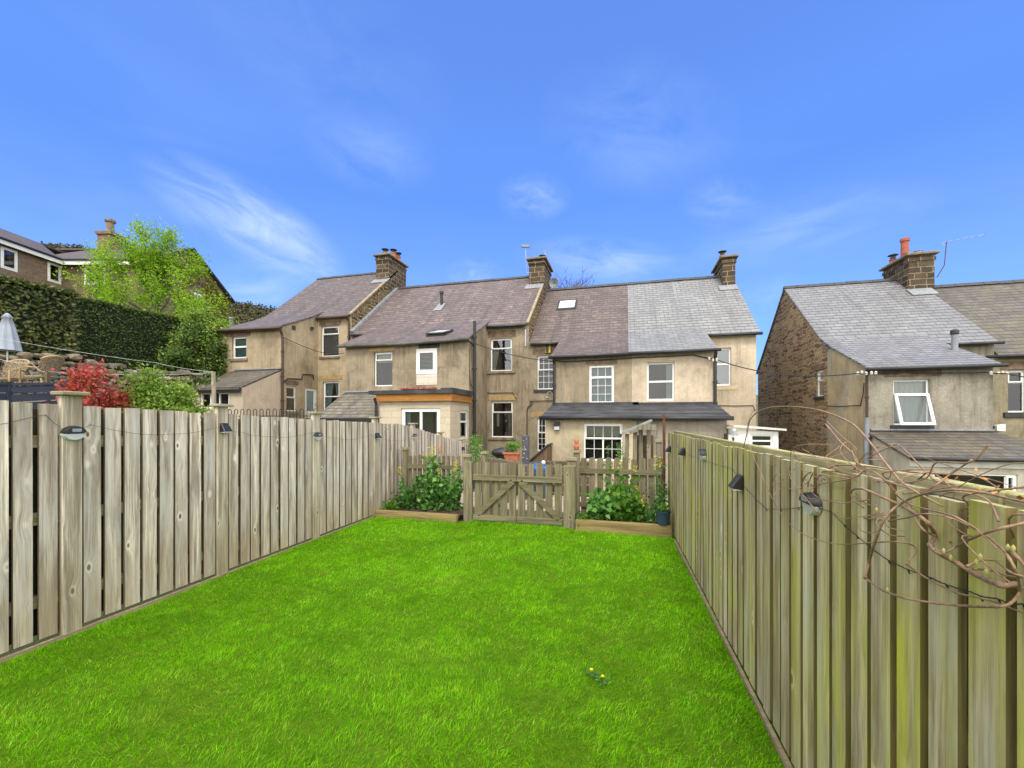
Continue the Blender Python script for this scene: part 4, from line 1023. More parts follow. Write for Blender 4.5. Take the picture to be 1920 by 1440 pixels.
me = bpy.data.meshes.new('grass'); me.vertices.add(len(v)); me.vertices.foreach_set('co', v.astype(np.float32).ravel())
lv = np.concatenate([quads.ravel(), tris.ravel()]).astype(np.int32)
me.loops.add(len(lv)); me.loops.foreach_set('vertex_index', lv); me.polygons.add(2*tot)
me.polygons.foreach_set('loop_start', np.concatenate([np.arange(tot)*4, 4*tot+np.arange(tot)*3]).astype(np.int32))
me.polygons.foreach_set('loop_total', np.concatenate([np.full(tot,4), np.full(tot,3)]).astype(np.int32))
me.update(calc_edges=True); me.materials.append(M['grass'])
o = bpy.data.objects.new('grass', me); C.objects.link(o)
tag(o, 'short bright green grass of the lawn between the fences', 'grass', kind='stuff')

# patio beyond the gate
mt = NT('patio_slabs'); uv = mt.uv(); bk = mt.node('ShaderNodeTexBrick', offset=.3); mt.link(uv, bk.inputs['Vector']); bk.inputs['Scale'].default_value = 1
bk.inputs['Color1'].default_value = (.45,.37,.27,1); bk.inputs['Color2'].default_value = (.36,.31,.24,1); bk.inputs['Mortar'].default_value = (.14,.12,.09,1)
bk.inputs['Mortar Size'].default_value = .012; bk.inputs['Brick Width'].default_value = .6; bk.inputs['Row Height'].default_value = .45
mt.col(mt.mix(mt.rng(mt.noise(mt.pos(),2,6,.7),.4,.7,0,.4), bk.outputs['Color'], (.2,.19,.13))); mt.rough(.9); mt.bump(bk.outputs['Fac'],-.5,.01); M['patio'] = mt.m
m = MB(); m.box(-4.0,.66,7.28,9.6,-.3,-.06); m.box(-2.47,-.74,6.56,7.28,-.3,-.062); m.box(-4.3,3.0,9.6,12.9,-.9,-.72)
m.box(-1.6,-.6,9.6,9.95,-.9,-.28); m.box(-1.6,-.6,9.95,10.3,-.9,-.50)
tag(m.build('patio', M['patio']), kind='structure')

# ------------------------------------------------------------------ solar lamps (built once, copied)
def solar_round(loc, rz, label):
    t = thing('solar_lamp', label, 'solar lamp', loc, 'half-black oval solar lamps on the fences'); t.rotation_euler.z = 0
    for nm, mt_, z0, z1, th in (('cover','black',.0,.055,.045),('lens','silver',-.055,-.002,.03)):
        m = MB(); n = 18; pts = []
        for k in range(n+1):
            a = PI*k/n if z1 > 0 else PI+PI*k/n
            pts.append(Vector((.078*math.cos(a), 0, .058*math.sin(a)+(0 if z1>0 else -.002))))
        q = [Vector(loc)+p for p in pts]; q2 = [Vector(loc)+Vector((p.x*.8,-th,p.z*.8+(.004 if z1>0 else -.004))) for p in pts]
        nn = len(q); m.add(q+q2, [tuple(range(nn)), tuple(range(2*nn-1,nn-1,-1))]+[(i,(i+1)%nn,nn+(i+1)%nn,nn+i) for i in range(nn)])
        m.build(nm, M[mt_], t)
    m = MB(); m.box(loc[0]-.028,loc[0]+.028,loc[1]-.048,loc[1]-.044,loc[2]+.010,loc[2]+.035); m.build('solar_panel', M['greypipe'], t)
    t.rotation_euler.z = rz; return t
def solar_wedge(loc, rz, label):
    t = thing('solar_lamp', label, 'solar lamp', loc, 'black wedge solar lamps on the fences')
    x,y,z = loc; m = MB()
    m.add([(x-.045,y,z+.05),(x+.045,y,z+.05),(x+.045,y,z-.05),(x-.045,y,z-.05),(x-.04,y-.02,z+.05),(x+.04,y-.02,z+.05),(x+.05,y-.075,z-.035),(x-.05,y-.075,z-.035)],
          [(0,1,2,3),(4,7,6,5),(0,4,5,1),(1,5,6,2),(3,7,4,0),(2,6,7,3)]); m.build('housing', M['black'], t, bevel=.006)
    m = MB(); m.box(x-.04,x+.04,y-.06,y-.004,z-.052,z-.036); m.build('lens', M['silver'], t)
    t.rotation_euler.z = rz; return t

# ------------------------------------------------------------------ left fence
XL = -4.175
lf = thing('board_fence', 'tall weathered grey board fence along the left side of the lawn', 'fence', (XL,2.2,0))
def ltop(y): return 1.865-.040*y if y < 7.4 else 1.57-.165*(y-7.4)
def lbot(y): return .02 if y < 7.4 else .02-.12*(y-7.4)
posts = [-2.6,-1.35,-.28,.97,2.305,3.58,5.0,6.45,7.79,9.1,10.4,11.9]
for py_ in posts:
    m = MB(); zt = ltop(py_)+(.075 if py_ < 7 else .06)
    m.box(XL-.02,XL+.038,py_-.062,py_+.062,lbot(py_)-.1,zt); po_ = m.build('post', M['post_l'], lf, bevel=.004)
    m = MB(); m.box(XL-.05,XL+.085,py_-.09,py_+.09,zt,zt+.03); m.build('post_cap', M['postcap'], po_, bevel=.006)
for a, b in zip(posts, posts[1:]):
    ya, yb = a+.068, b-.068; n = max(3,int(round((yb-ya)/.1385))); pit = (yb-ya)/n
    m = MB(); bk = MB(); rl = MB()
    for i in range(n):
        y0 = ya+i*pit+.012+random.uniform(-.004,.004); w_ = pit-.027+random.uniform(-.004,.004)
        yc = y0+w_/2; zt = ltop(yc)+random.uniform(-.006,.006); x_ = XL+random.uniform(0,.004); lean = random.uniform(-.003,.003)
        zb_ = lbot(yc)+.03
        m.add([(x_,y0,zb_),(x_+.02,y0,zb_),(x_+.02,y0+w_,zb_),(x_,y0+w_,zb_),(x_,y0+lean,zt),(x_+.02,y0+lean,zt),(x_+.02,y0+w_+lean,zt),(x_,y0+w_+lean,zt)],
              [(0,3,2,1),(4,5,6,7),(0,1,5,4),(1,2,6,5),(2,3,7,6),(3,0,4,7)])
    for i in range(n+1):
        yc = ya+i*pit; zt = ltop(yc)-.04; bk.box(XL-.100,XL-.080,yc-.064,yc+.064,lbot(yc)+.03,zt)
    for zr in (.32,.93,1.50):
        k = lambda y: (ltop(y)-1.78)+zr
        rl.prism([(XL-.06,ya-.006,k(ya)-.045),(XL-.002,ya-.006,k(ya)-.045),(XL-.002,ya-.006,k(ya)+.045),(XL-.06,ya-.006,k(ya)+.045)],(0,yb-ya+.012,k(yb)-k(ya)))
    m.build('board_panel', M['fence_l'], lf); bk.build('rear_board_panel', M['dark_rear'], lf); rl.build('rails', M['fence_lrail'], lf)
m = MB(); m.box(XL+.024,XL+.05,-2.6,6.5,-.02,.024); tag(m.build('lawn_edging', M['edging']), 'thin pale timber strip along the foot of the left fence', 'edging')
m = MB(); m.prism([(fx(-2.6)-.03,-2.6,-.02),(fx(-2.6)-.008,-2.6,-.02),(fx(-2.6)-.008,-2.6,.026),(fx(-2.6)-.03,-2.6,.026)],(fx(6.2)-fx(-2.6),8.8,0)); tag(m.build('lawn_edging', M['edging']), 'thin pale timber strip along the foot of the right fence', 'edging')

solar_round((XL+.040, 2.305, on_x(125,812,XL).z), PI/2, 'large oval solar lamp on the nearest capped post of the left fence')
solar_wedge((XL+.040, 3.58, on_x(413,802,XL).z), PI/2, 'black wedge solar lamp on second capped post of the left fence')
solar_round((XL+.040, 5.0, on_x(588,818,XL).z), PI/2, 'small oval solar lamp on third capped post of the left fence')
solar_wedge((XL+.040, 6.45, on_x(700,817,XL).z), PI/2, 'small black wedge solar lamp on fourth capped post of the left fence')
solar_round((XL+.040, 7.79, on_x(776,818,XL).z), PI/2, 'tiny oval solar lamp high on the left fence beside the planted bed')
solar_wedge((XL+.040, 10.4, on_x(865,841,XL).z), PI/2, 'tiny black solar lamp at the far end of the left fence')

def light_string(name, label, pts3, sag, bulbs=True):
    m = MB(); bl = MB(); allp = []
    for a, b in zip(pts3, pts3[1:]):
        a, b = Vector(a), Vector(b); n = 14
        for i in range(n):
            t = i/n; allp.append(a.lerp(b,t)+Vector((0,0,-4*sag*t*(1-t)+(random.uniform(-.006,.006) if sag > .01 else random.uniform(-.0012,.0012)))))
    allp.append(Vector(pts3[-1])); m.tube(allp, .0015, 5)
    o = tag(m.build(name, M['cable']), label, 'light string')
    bl.tube([Vector((0,0,0)), Vector((.004,0,-.011))],.0022,5); b0 = bl.build('bulb', M['darkmetal'], o)
    for k, p in enumerate(allp[::7]):
        q = b0 if k == 0 else b0.copy()
        if k: C.objects.link(q)
        q.parent = o; q.location = p
    return o
zl = lambda px_,py_: on_x(px_,py_,XL+.07)
light_string('light_string', 'thin dark string of lights draped along the left fence', [(XL+.03,.2,1.66),(XL+.03,1.2,1.68),(XL+.03,2.15,on_x(96,777,XL).z),(XL+.068,2.4,on_x(150,795,XL).z),(XL+.066,3.5,on_x(400,800,XL).z),(XL+.066,4.9,on_x(578,811,XL).z),(XL+.066,6.3,on_x(695,815,XL).z),(XL+.066,7.6,on_x(768,820,XL).z)], .085)

# ------------------------------------------------------------------ right fence
XR = .71
rf = thing('board_fence', 'lower mossy green board fence along the right side of the lawn', 'fence', (XR,3,0))
yy = -2.6; k = 0; segs = []
while yy < 6.6:
    n = 15; m = MB(); bk = MB(); ys = yy
    for i in range(n):
        w_ = .101+random.uniform(-.004,.004); zt = 1.464+random.uniform(-.008,.008); x_ = XR+random.uniform(-.003,.003)
        top = .02
        m.add([(x_,yy,.03),(x_+.02,yy,.03),(x_+.02,yy+w_,.03),(x_,yy+w_,.03),(x_,yy,zt),(x_+.02,yy,zt),(x_+.02,yy+w_,zt),(x_,yy+w_,zt)],
              [(0,3,2,1),(4,5,6,7),(0,1,5,4),(1,2,6,5),(2,3,7,6),(3,0,4,7)])
        bk.box(XR+.064,XR+.084,yy+w_-.048,yy+w_+.074,.03,1.445)
        yy += .130
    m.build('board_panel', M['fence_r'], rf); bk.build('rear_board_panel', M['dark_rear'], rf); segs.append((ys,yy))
    rl = MB()
    for zr in (.3,.85,1.34): rl.box(XR+.022,XR+.062,ys,yy-.002,zr-.04,zr+.04)
    rl.build('rails', M['fence_rtop'], rf)
rl = MB(); 
for (a,b) in segs: rl.box(XR+.088,XR+.128,a+.004,b-.004,1.425,1.487)
rl.build('top_rail', M['fence_rtop'], rf, bevel=.004)
for (a,b) in segs:
    m = MB(); m.box(XR+.137,XR+.235,a-.05,a+.05,-.6,1.47); pp = m.build('post', M['post_l'], rf)
rf.rotation_euler.z = TILT; rf.location.x = fx(3.)
def rz_(px_,py_): return on_f(px_,py_,-.004)
def place_r(fn, px_, py_, label, k=1.): p = rz_(px_,py_); t = fn((p.x,p.y,p.z), -PI/2+TILT, label); t.scale = (k,k,k)
place_r(solar_round, 1527, 944, 'largest oval solar lamp, near the vine on the right fence', .85)
place_r(solar_wedge, 1390, 904, 'black wedge solar lamp midway along the right fence')
place_r(solar_round, 1321, 853, 'small oval solar lamp far along the right fence')
place_r(solar_wedge, 1283, 847, 'small black wedge solar lamp near far end of right fence')
place_r(solar_wedge, 1257, 842, 'tiny black lamp at the far end of the right fence by the plant pot')
V3 = lambda zx, zy: (1240+zx/2.182, 780+zy/2.182)
def v3(x, zx, zy): px_, py_ = V3(zx, zy); return on_f(px_, py_, x-.71)
light_string('light_string', 'thin black wire of small lights hanging on the right fence below the vine', [v3(.695,*q) for q in ((60,120),(95,150),(170,180),(290,215),(350,300),(430,380),(560,375),(600,350),(700,395),(800,490),(930,590),(1100,660),(1240,710),(1380,748),(1480,768))], .004)

# far end fence post-cap boards already in place; bare grape vine near the camera
vn = thing('bare_vine', 'bare brown twining vine stems over the right fence top', 'vine', (XR,1.2,1.35))
def catmull(P, n=7):
    P = [Vector(p) for p in P]; out = []
    for i in range(len(P)-1):
        p0,p1,p2,p3 = P[max(i-1,0)],P[i],P[i+1],P[min(i+2,len(P)-1)]
        for k in range(n):
            t = k/n; out.append(.5*((2*p1)+(p2-p0)*t+(2*p0-5*p1+4*p2-p3)*t*t+(3*p1-p0-3*p2+p3)*t**3))
    out.append(P[-1]); return out
stems = [
 (.011,.635,[(832,662),(850,600),(872,520),(918,415),(985,355),(1075,318),(1195,302),(1310,312),(1400,333),(1500,356)]),
 (.009,.64,[(832,662),(905,712),(1000,745),(1130,766),(1260,778),(1375,780),(1432,764),(1465,715),(1455,650),(1425,585),(1380,530),(1300,470),(1200,412),(1100,385),(1020,362),(960,318),(1000,300)]),
 (.009,.655,[(1500,434),(1390,460),(1290,492),(1210,532),(1165,556),(1120,545)]),
 (.017,.67,[(1450,690),(1385,690),(1300,655),(1210,602),(1130,558),(1100,528),(1120,490),(1092,440),(1055,410),(990,370),(900,330),(815,296),(775,310),(790,345),(825,372)]),
 (.008,.66,[(640,395),(585,330),(570,300),(590,245),(620,232),(600,285),(640,332),(730,355),(850,342)]),
 (.006,.65,[(1000,605),(1040,560),(1030,530),(960,515),(860,518),(750,525),(650,510),(560,470),(490,400),(450,330),(410,240),(365,135),(350,60),(365,0),(395,-60)]),
 (.007,.66,[(1000,605),(1080,660),(1200,720),(1320,748),(1420,782),(1500,816)]),
 (.007,.74,[(1270,180),(1180,240),(1110,292),(1050,330),(1000,372),(900,420),(880,390)]),
 (.005,.80,[(675,20),(735,80),(800,140),(790,200),(720,205),(690,222)]),
 (.009,.77,[(670,225),(720,202),(830,205),(960,222),(1050,232),(1160,238),(1290,248),(1370,290)]),
 (.011,.66,[(1500,625),(1440,560),(1418,540)]),
 (.008,.645,[(1250,615),(1310,590),(1370,594),(1430,640),(1500,660)]),
 (.008,.65,[(1280,625),(1350,632),(1420,655),(1490,662)]),
 (.006,.65,[(875,360),(910,420),(930,455),(995,470)]),
 (.006,.65,[(995,492),(930,485),(880,440),(900,410)]),
 (.005,.66,[(800,425),(815,465),(850,478),(885,470)]),
 (.005,.66,[(455,275),(470,240),(520,238),(530,150),(545,143),(570,150)]),
 (.005,.66,[(460,330),(480,300),(520,295),(580,330),(640,340),(735,345)]),
 (.008,.70,[(680,225),(640,235),(600,270),(560,300)]),
 (.006,.68,[(1380,430),(1330,340),(1200,310),(1140,330)]),
 (.006,.62,[(930,430),(1010,415),(1080,400),(1190,420),(1290,468),(1370,540)]),
 (.004,.78,[(1075,170),(1180,205),(1300,245),(1484,300)]),
 (.009,.69,[(1120,490),(1060,455),(1000,350),(950,300),(880,235),(800,190),(780,140)]),
]
for j,(r_, x_, P) in enumerate(stems):
    q = catmull([v3(x_+.03*math.sin(i*1.9+j), *p) for i, p in enumerate(P)])
    n = len(q); m = MB(); rr = [r_*.35*(1.0-.45*i/n)*(1+.12*math.sin(i*1.3)+.25*(i%7==0)) for i in range(n)]
    m.tube(q, rr, 7); m.build('stem', M.setdefault('vine', plain('vine_bark', (.27,.165,.105), .75, .35, 40, bump=.6)), vn, smooth=True)
rr_ = random.Random(4)
for k in range(16):                                   # thin tangle along the top of the fence
    y0 = rr_.uniform(.75,1.7); L_ = rr_.uniform(.5,1.1); z0 = rr_.uniform(1.36,1.54); P = []; ph = rr_.uniform(0,6)
    for i in range(8):
        y = y0+L_*i/7; P.append((fx(y)+rr_.uniform(-.07,.10), y+rr_.uniform(-.05,.05), z0+.05*math.sin(ph+i*rr_.uniform(.8,1.3))+rr_.uniform(-.03,.03)-.03*i/7))
    q = catmull(P); m = MB(); r0 = rr_.uniform(.0014,.0026); m.tube(q,[r0*(1-.5*i/len(q)) for i in range(len(q))],6); m.build('stem', M['vine'], vn, smooth=True)
# the tall arching shoots
for P, x_ in (([(1372,905),(1388,862),(1400,815),(1408,785),(1430,768),(1470,762),(1530,768),(1590,790),(1625,822),(1660,868),(1690,905)], .80), ([(1548,795),(1575,828),(1600,852),(1607,868),(1602,880)], .80)):
    q = catmull([on_x(a,b,x_) for a,b in P]); m = MB(); m.tube(q, .0035, 6); m.build('shoot', M['vine'], vn, smooth=True)
m = MB()
for (zx,zy) in ((1155,555),(1305,578),(1290,600),(1418,541),(1440,545),(1185,582),(1330,640),(925,712),(880,385)):
    p = v3(.64,zx,zy); m.lathe(p,[(.002,-.005),(.0036,-.001),(.0035,.004),(.0005,.009)],8)
m.build('buds', plain('vine_bud', (.38,.36,.12), .7, .3, 30), vn)
m = MB()
for (zx,zy) in ((1165,250),(1200,262),(1290,228),(1365,300),(1310,305),(1470,345),(1330,262)):
    p = v3(.76,zx,zy)
    for k in range(3):
        d = Vector((random.uniform(-1,1),random.uniform(-1,1),random.uniform(-.4,1))).normalized(); e = d.cross(Vector((0,0,1))).normalized(); L = random.uniform(.010,.02)
        m.add([p, p+d*L*.5+e*L*.35, p+d*L, p+d*L*.5-e*L*.35],[(0,1,2,3)])
m.build('dried_leaves', plain('dried_leaf', (.42,.20,.06), .8, .4, 30), vn)

# ------------------------------------------------------------------ gate, posts, picket fences, beds
YG = 6.55
gt = thing('picket_gate', 'weathered double picket gate with diagonal braces at the end of the lawn', 'gate', (-1.7,YG,0))
gx0, gx1 = on_y(887,900,YG).x, on_y(1055,900,YG).x; npk = 10; pit = (gx1-gx0)/npk
for i in range(npk):
    xa = gx0+i*pit+.018; w_ = pit-.036; zt = .965+random.uniform(-.01,.008); m = MB()
    m.prism([(xa,YG+.026,.03),(xa+w_,YG+.026,.03),(xa+w_,YG+.026,zt-.012),(xa+w_-.018,YG+.026,zt),(xa+.018,YG+.026,zt),(xa,YG+.026,zt-.012)],(0,.02,0)); m.build('picket', M['gate'], gt)
xm = (gx0+gx1)/2
for za, zb_ in ((.68,.77),(.035,.125)):
    for a, b in ((gx0,xm-.004),(xm+.004,gx1)):
        m = MB(); m.box(a,b,YG-.022,YG+.024,za,zb_); m.build('rail', M['gate_h'], gt, bevel=.004)
for a, b in (((gx0+.08,.13),(xm-.06,.68)),((gx1-.05,.13),(xm+.06,.68))):
    m = MB(); m.bar((a[0],YG-.002,a[1]),(b[0],YG-.002,b[1]),.038,.085,up=(0,1,0)) if 0 else m.bar((a[0],YG-.002,a[1]),(b[0],YG-.002,b[1]),.04,.085); m.build('brace', M['gate_h'], gt)
def gpost(label, xa, xb, ya, yb, zt, cap=True, mat='gate'):
    t = thing('gate_post', label, 'post', ((xa+xb)/2,(ya+yb)/2,0))
    m = MB(); m.box(xa,xb,ya,yb,-.1,zt); m.build('post', M[mat], t, bevel=.005)
    if cap: m = MB(); m.box(xa-.02,xb+.02,ya-.02,yb+.02,zt,zt+.03); m.prism([(xa-.01,ya-.01,zt+.031),(xb+.01,ya-.01,zt+.031),(xb+.01,yb+.01,zt+.031),(xa-.01,yb+.01,zt+.031)],(0,0,.012)); m.build('post_cap', M['postcap'], t)
    return t
X_ = lambda px_: on_y(px_,900,YG).x
gpost('square gate post with cap, left of the picket gate', X_(866), X_(866)+.10, YG+.06, YG+.16, 1.04)
gpost('flat plank post at the left hinge side of the gate', X_(871), X_(885.5), YG-.03, YG+.05, .975, False)
gpost('square gate post with cap, right of the picket gate', X_(1062), X_(1079), YG+.06, YG+.16, 1.03)
gpost('flat mossy plank post at the right side of the gate', X_(1057), X_(1078), YG-.035, YG+.055, .955, False)
def picket_fence(label, y, xa, xb, zt, zb_, n, axis='y', rails=(.3,.78), zfall=0):
    t = thing('picket_fence', label, 'fence', ((xa+xb)/2,y,zb_) if axis=='y' else (y,(xa+xb)/2,zb_))
    pit = (xb-xa)/n
    for i in range(n):
        a = xa+i*pit+.02; w_ = pit-.042; z = zt-zfall*i/n+random.uniform(-.012,.012); m = MB()
        P = [(a,zb_-zfall*i/n),(a+w_,zb_-zfall*i/n),(a+w_,z-.015),(a+w_-.02,z),(a+.02,z),(a,z-.015)]
        if axis == 'y': m.prism([(u,y,v) for u,v in P],(0,.02,0))
        else: m.prism([(y,u,v) for u,v in P],(.02,0,0))
        m.build('picket', M['gate'], t)
    for r_ in rails:
        m = MB()
        if axis == 'y': m.box(xa,xb,y-.035,y-.001,zb_+r_-.04,zb_+r_+.04)
        else: m.prism([(y+.021,xa,zb_+r_-.04),(y+.055,xa,zb_+r_-.04),(y+.055,xa,zb_+r_+.04),(y+.021,xa,zb_+r_+.04)],(0,xb-xa,-zfall))
        m.build('rail', M['gate_h'], t)
    return t
picket_fence('picket fence behind the left planted bed', 7.25, XL+.10, on_y(864,860,7.25).x, 1.0, .05, 12, rails=(.2,.74))
picket_fence('picket fence behind the right planted bed', 7.2, on_y(1087,860,7.2).x, .59, 1.03, .05, 10, rails=(.2,.76))
picket_fence('low picket fence running back from the gate towards the houses', -2.42, 7.35, 9.8, .98, -.05, 16, 'x', rails=(.2,.72), zfall=.35)
gpost('thin capped post behind the left end of the left bed', XL+.13, XL+.21, 7.16, 7.24, 1.10)
gpost('capped post in the middle behind the gate picket fence', -2.50, -2.42, 7.22, 7.32, 1.05)
gpost('tall square post beside the gate carrying the clay ornament', on_y(1076,850,7.1).x, on_y(1087,850,7.1).x, 7.05, 7.14, 1.12)
# sleepers and soil
for lab, xa, xb in (('low timber sleeper edging the left planted bed', XL+.07, X_(865)-.01), ('low timber sleeper edging the right planted bed', X_(1079)+.02, .615)):
    m = MB(); m.box(xa,xb,6.36,6.45,-.05,.13 if xa < -3 else .17); o = m.build('bed_sleeper', M['sleeper'], None, bevel=.006); tag(o, lab, 'sleeper')
for xa, xb in ((XL+.07, X_(865)-.01),(X_(1079)+.02, .615)):
    gxs = np.linspace(xa,xb,40); gys = np.linspace(6.45,7.22,18); X,Y = np.meshgrid(gxs,gys); Z = .09+.02*n2(X,Y,9.)+.015*rng.normal(size=X.shape)
    nx,ny = 40,18; i,j = np.meshgrid(np.arange(nx-1),np.arange(ny-1)); b=(j*nx+i).ravel()
    tag(np_obj('soil', np.stack([X,Y,Z],-1).reshape(-1,3), np.stack([b,b+1,b+nx+1,b+nx],1), M['soil'], smooth=True), kind='structure')
# ------------------------------------------------------------------ plants
M['leaf_kale'] = leafmat('brassica_leaves', (.06,.17,.035), (.12,.29,.055), (.22,.42,.09), .25)
M['leaf_light'] = leafmat('light_green_leaves', (.07,.2,.02), (.13,.30,.03), (.22,.38,.06), .35)
M['stem_g'] = plain('green_stem', (.12,.22,.06), .7, .2, 20)
M['flower_y'] = leafmat('yellow_petals', (.55,.50,.02), (.75,.62,.03), (.8,.75,.2), .3)
M['flower_o'] = leafmat('orange_pink_petals', (.6,.22,.08), (.65,.3,.15), (.7,.4,.2), .3)
M['spring'] = leafmat('spring_leaves', (.17,.34,.012), (.32,.54,.018), (.50,.68,.05), .45, nscale=.8)
M['dark_ev'] = leafmat('dark_evergreen_leaves', (.03,.07,.014), (.08,.15,.025), (.26,.36,.05), .15)
M['yew'] = leafmat('clipped_hedge_leaves', (.055,.09,.028), (.095,.145,.04), (.17,.23,.065), .12, nscale=.45, spec=.1)
M['red'] = leafmat('red_young_leaves', (.24,.10,.03), (.62,.025,.06), (.80,.15,.22), .3)
M['shrub'] = leafmat('lime_shrub_leaves', (.10,.20,.02), (.27,.42,.05), (.50,.62,.16), .35)
M['ivy'] = leafmat('yellow_green_ivy', (.16,.2,.02), (.32,.33,.03), (.45,.4,.06), .3)
M['bark'] = plain('bark', (.11,.085,.06), .95, .35, 12, bump=.8)
M['core'] = plain('hedge_core', (.010,.018,.007), 1., .4, 4)
M['twig'] = plain('bare_twigs', (.12,.085,.065), .9, .3, 10)

def foliage(name, parent, mat, cen, L, W, up=.2, droop=None):
    v, f = leaf_arrays(np.asarray(cen, float), L, W, up, droop)
    return np_obj(name, v, f, M[mat], parent)
def blob_points(n, c, r, shell=.55):
    d = rng.normal(size=(n,3)); d /= np.linalg.norm(d,axis=1)[:,None]
    k = rng.uniform(shell,1,n)**.6
    return np.array(c)+d*np.array(r)*k[:,None]
def brassica(label, x, y, h, r, nl=110, tall=0, fl='flower_y', mat='leaf_kale', Ls=.10, group=None):
    t = thing('flowering_plant', label, 'plant', (x,y,.08), group); z0 = .08
    m = MB(); cs = []; fc = []
    nl = int(nl*1.7); r *= 1.12; h *= 1.1; ns = 6+int(r*18)
    for i in range(ns):
        a = rng.uniform(0,2*PI); q = r*rng.uniform(.1,.8); hh = h*rng.uniform(.5,.95)
        if i < tall: hh = h*rng.uniform(1.25,1.75)
        P = [Vector((x+q*.2*math.cos(a),y+q*.2*math.sin(a),z0)), Vector((x+q*.6*math.cos(a),y+q*.6*math.sin(a),z0+hh*.5)), Vector((x+q*math.cos(a),y+q*math.sin(a),z0+hh))]
        P = catmull(P,5); m.tube(P,[.006*(1-.6*k/len(P)) for k in range(len(P))],5)
        for k in range(int(nl/ns)):
            f = rng.uniform(.1,1.)**.8 if i >= tall else rng.uniform(.05,.8)
            p = P[min(int(f*len(P)),len(P)-1)]; sp = .045+.05*(1-f)
            cs.append((p.x+rng.normal()*sp, p.y+rng.normal()*sp, max(z0+.01,p.z+rng.normal()*.03)))
        if i < tall:
            for k in range(26): 
                p = P[-1]; fc.append((p.x+rng.normal()*.018, p.y+rng.normal()*.018, p.z-rng.uniform(-.02,.14)))
    m.build('stem', M['stem_g'], t)
    foliage('foliage', t, mat, cs, Ls*.9, Ls*.6, .1)
    if fc: foliage('flowers', t, fl, fc, .022, .024, .5)
    return t
brassica('dense bolting brassica at the left of the left bed', -3.75, 6.85, .38, .22, 150, 1)
brassica('tall bolting brassica with yellow flower spikes in left bed middle', -3.30, 6.85, .60, .32, 360, 3, Ls=.11)
brassica('leafy brassica with yellow flower spikes nearest gate post, left bed', -2.95, 6.85, .52, .26, 260, 4, Ls=.10)
brassica('small low plant at the far left corner of the left bed', -3.95, 6.65, .16, .12, 40, 0, mat='leaf_light')
brassica('orange pink flowering stems at the back of the left bed', -3.40, 7.12, .60, .35, 30, 5, fl='flower_o', mat='leaf_light', Ls=.05)
brassica('broad leafy plant at the gate end of the right bed', -.45, 6.80, .40, .26, 260, 0, Ls=.13)
brassica('large leafy plant in the middle of the right bed', -.10, 6.85, .52, .28, 300, 2, mat='leaf_light', Ls=.13)
brassica('tallest green flower stem in the right bed', -.28, 7.0, .62, .10, 60, 2, fl='leaf_light', Ls=.07)
brassica('yellow green plant right of centre in the right bed', .15, 6.80, .34, .2, 130, 1, mat='leaf_light', Ls=.10)
brassica('low small-leaved plant near the pot in the right bed', .33, 6.75, .26, .18, 80, 1, Ls=.07)
brassica('slim yellow-flowered stem against the right fence', .50, 6.85, .60, .08, 110, 2, mat='leaf_kale', Ls=.07)
brassica('low creeping plant by the gate end sleeper of the right bed', -.6, 6.58, .12, .16, 70, 0, mat='leaf_light', Ls=.06)
# pot on the sleeper
pt = thing('plant_pot', 'dark blue plastic pot of seedlings on the right sleeper against the fence', 'plant pot', (.50,6.42,.17))
m = MB(); m.lathe((.50,6.42,.17),[(.075,0),(.095,.17),(.105,.17),(.108,.20),(.095,.20),(.09,.17)],22); m.build('pot', M['navy'], pt)
m = MB(); m.lathe((.50,6.42,.335),[(.088,0),(.05,.012)],16); m.build('compost', M['soil'], pt)
foliage('foliage', pt, 'leaf_light', blob_points(60,(.50,6.42,.40),(.09,.09,.05),.1), .05, .035, .8)
# clay ornament
p = on_y(1081,849,7.095); oz = 1.165
orn = thing('clay_ornament', 'small orange clay animal figure sitting on the post right of the gate', 'ornament', (p.x,7.095,oz))
m = MB(); x,y = p.x,7.095
m.lathe((x,y,oz),[(.035,0),(.045,.03),(.042,.07),(.028,.095),(.036,.115),(.036,.14),(.02,.165),(.004,.17)],16); m.build('body', M['terracotta'], orn, smooth=True)
for s_ in (-1,1):
    m = MB(); m.lathe((x+s_*.026,y,oz+.15),[(.004,-.01),(.014,0),(.013,.015),(.003,.024)],10); m.build('ear', M['terracotta'], orn, smooth=True)
    m = MB(); m.tube([(x+s_*.035,y-.01,oz+.085),(x+s_*.04,y-.03,oz+.055),(x+s_*.015,y-.045,oz+.045)],[.011,.011,.009],8); m.build('arm', M['terracotta'], orn, smooth=True)
# dandelions
M['dandelion'] = plain('dandelion_yellow', (.80,.62,.02), .8, .15, 60, bump=0)
for k,(px_,py_) in enumerate(((1109,1258),(1130,1271))):
    p = at(px_,py_,EYE*F/(py_-HZ+12)); 
    d = thing('dandelion', ('left' if k==0 else 'right')+' one of two yellow dandelions in the lawn', 'flower', (p.x,p.y,0))
    m = MB(); m.tube([(p.x,p.y,0),(p.x,p.y,.055)],.002,5); m.build('stem', M['stem_g'], d)
    m = MB(); m.lathe((p.x,p.y,.052),[(.003,-.005),(.010,0),(.009,.004),(.003,.006)],12); m.build('flower_head', M['dandelion'], d)
    foliage('petals', d, 'flower_y', blob_points(60,(p.x,p.y,.048),(.009,.009,.003),.1), .011, .0045, .3)
    foliage('leaves', d, 'leaf_kale', blob_points(14,(p.x,p.y,.02),(.02,.02,.006),.1), .06, .014, .2)

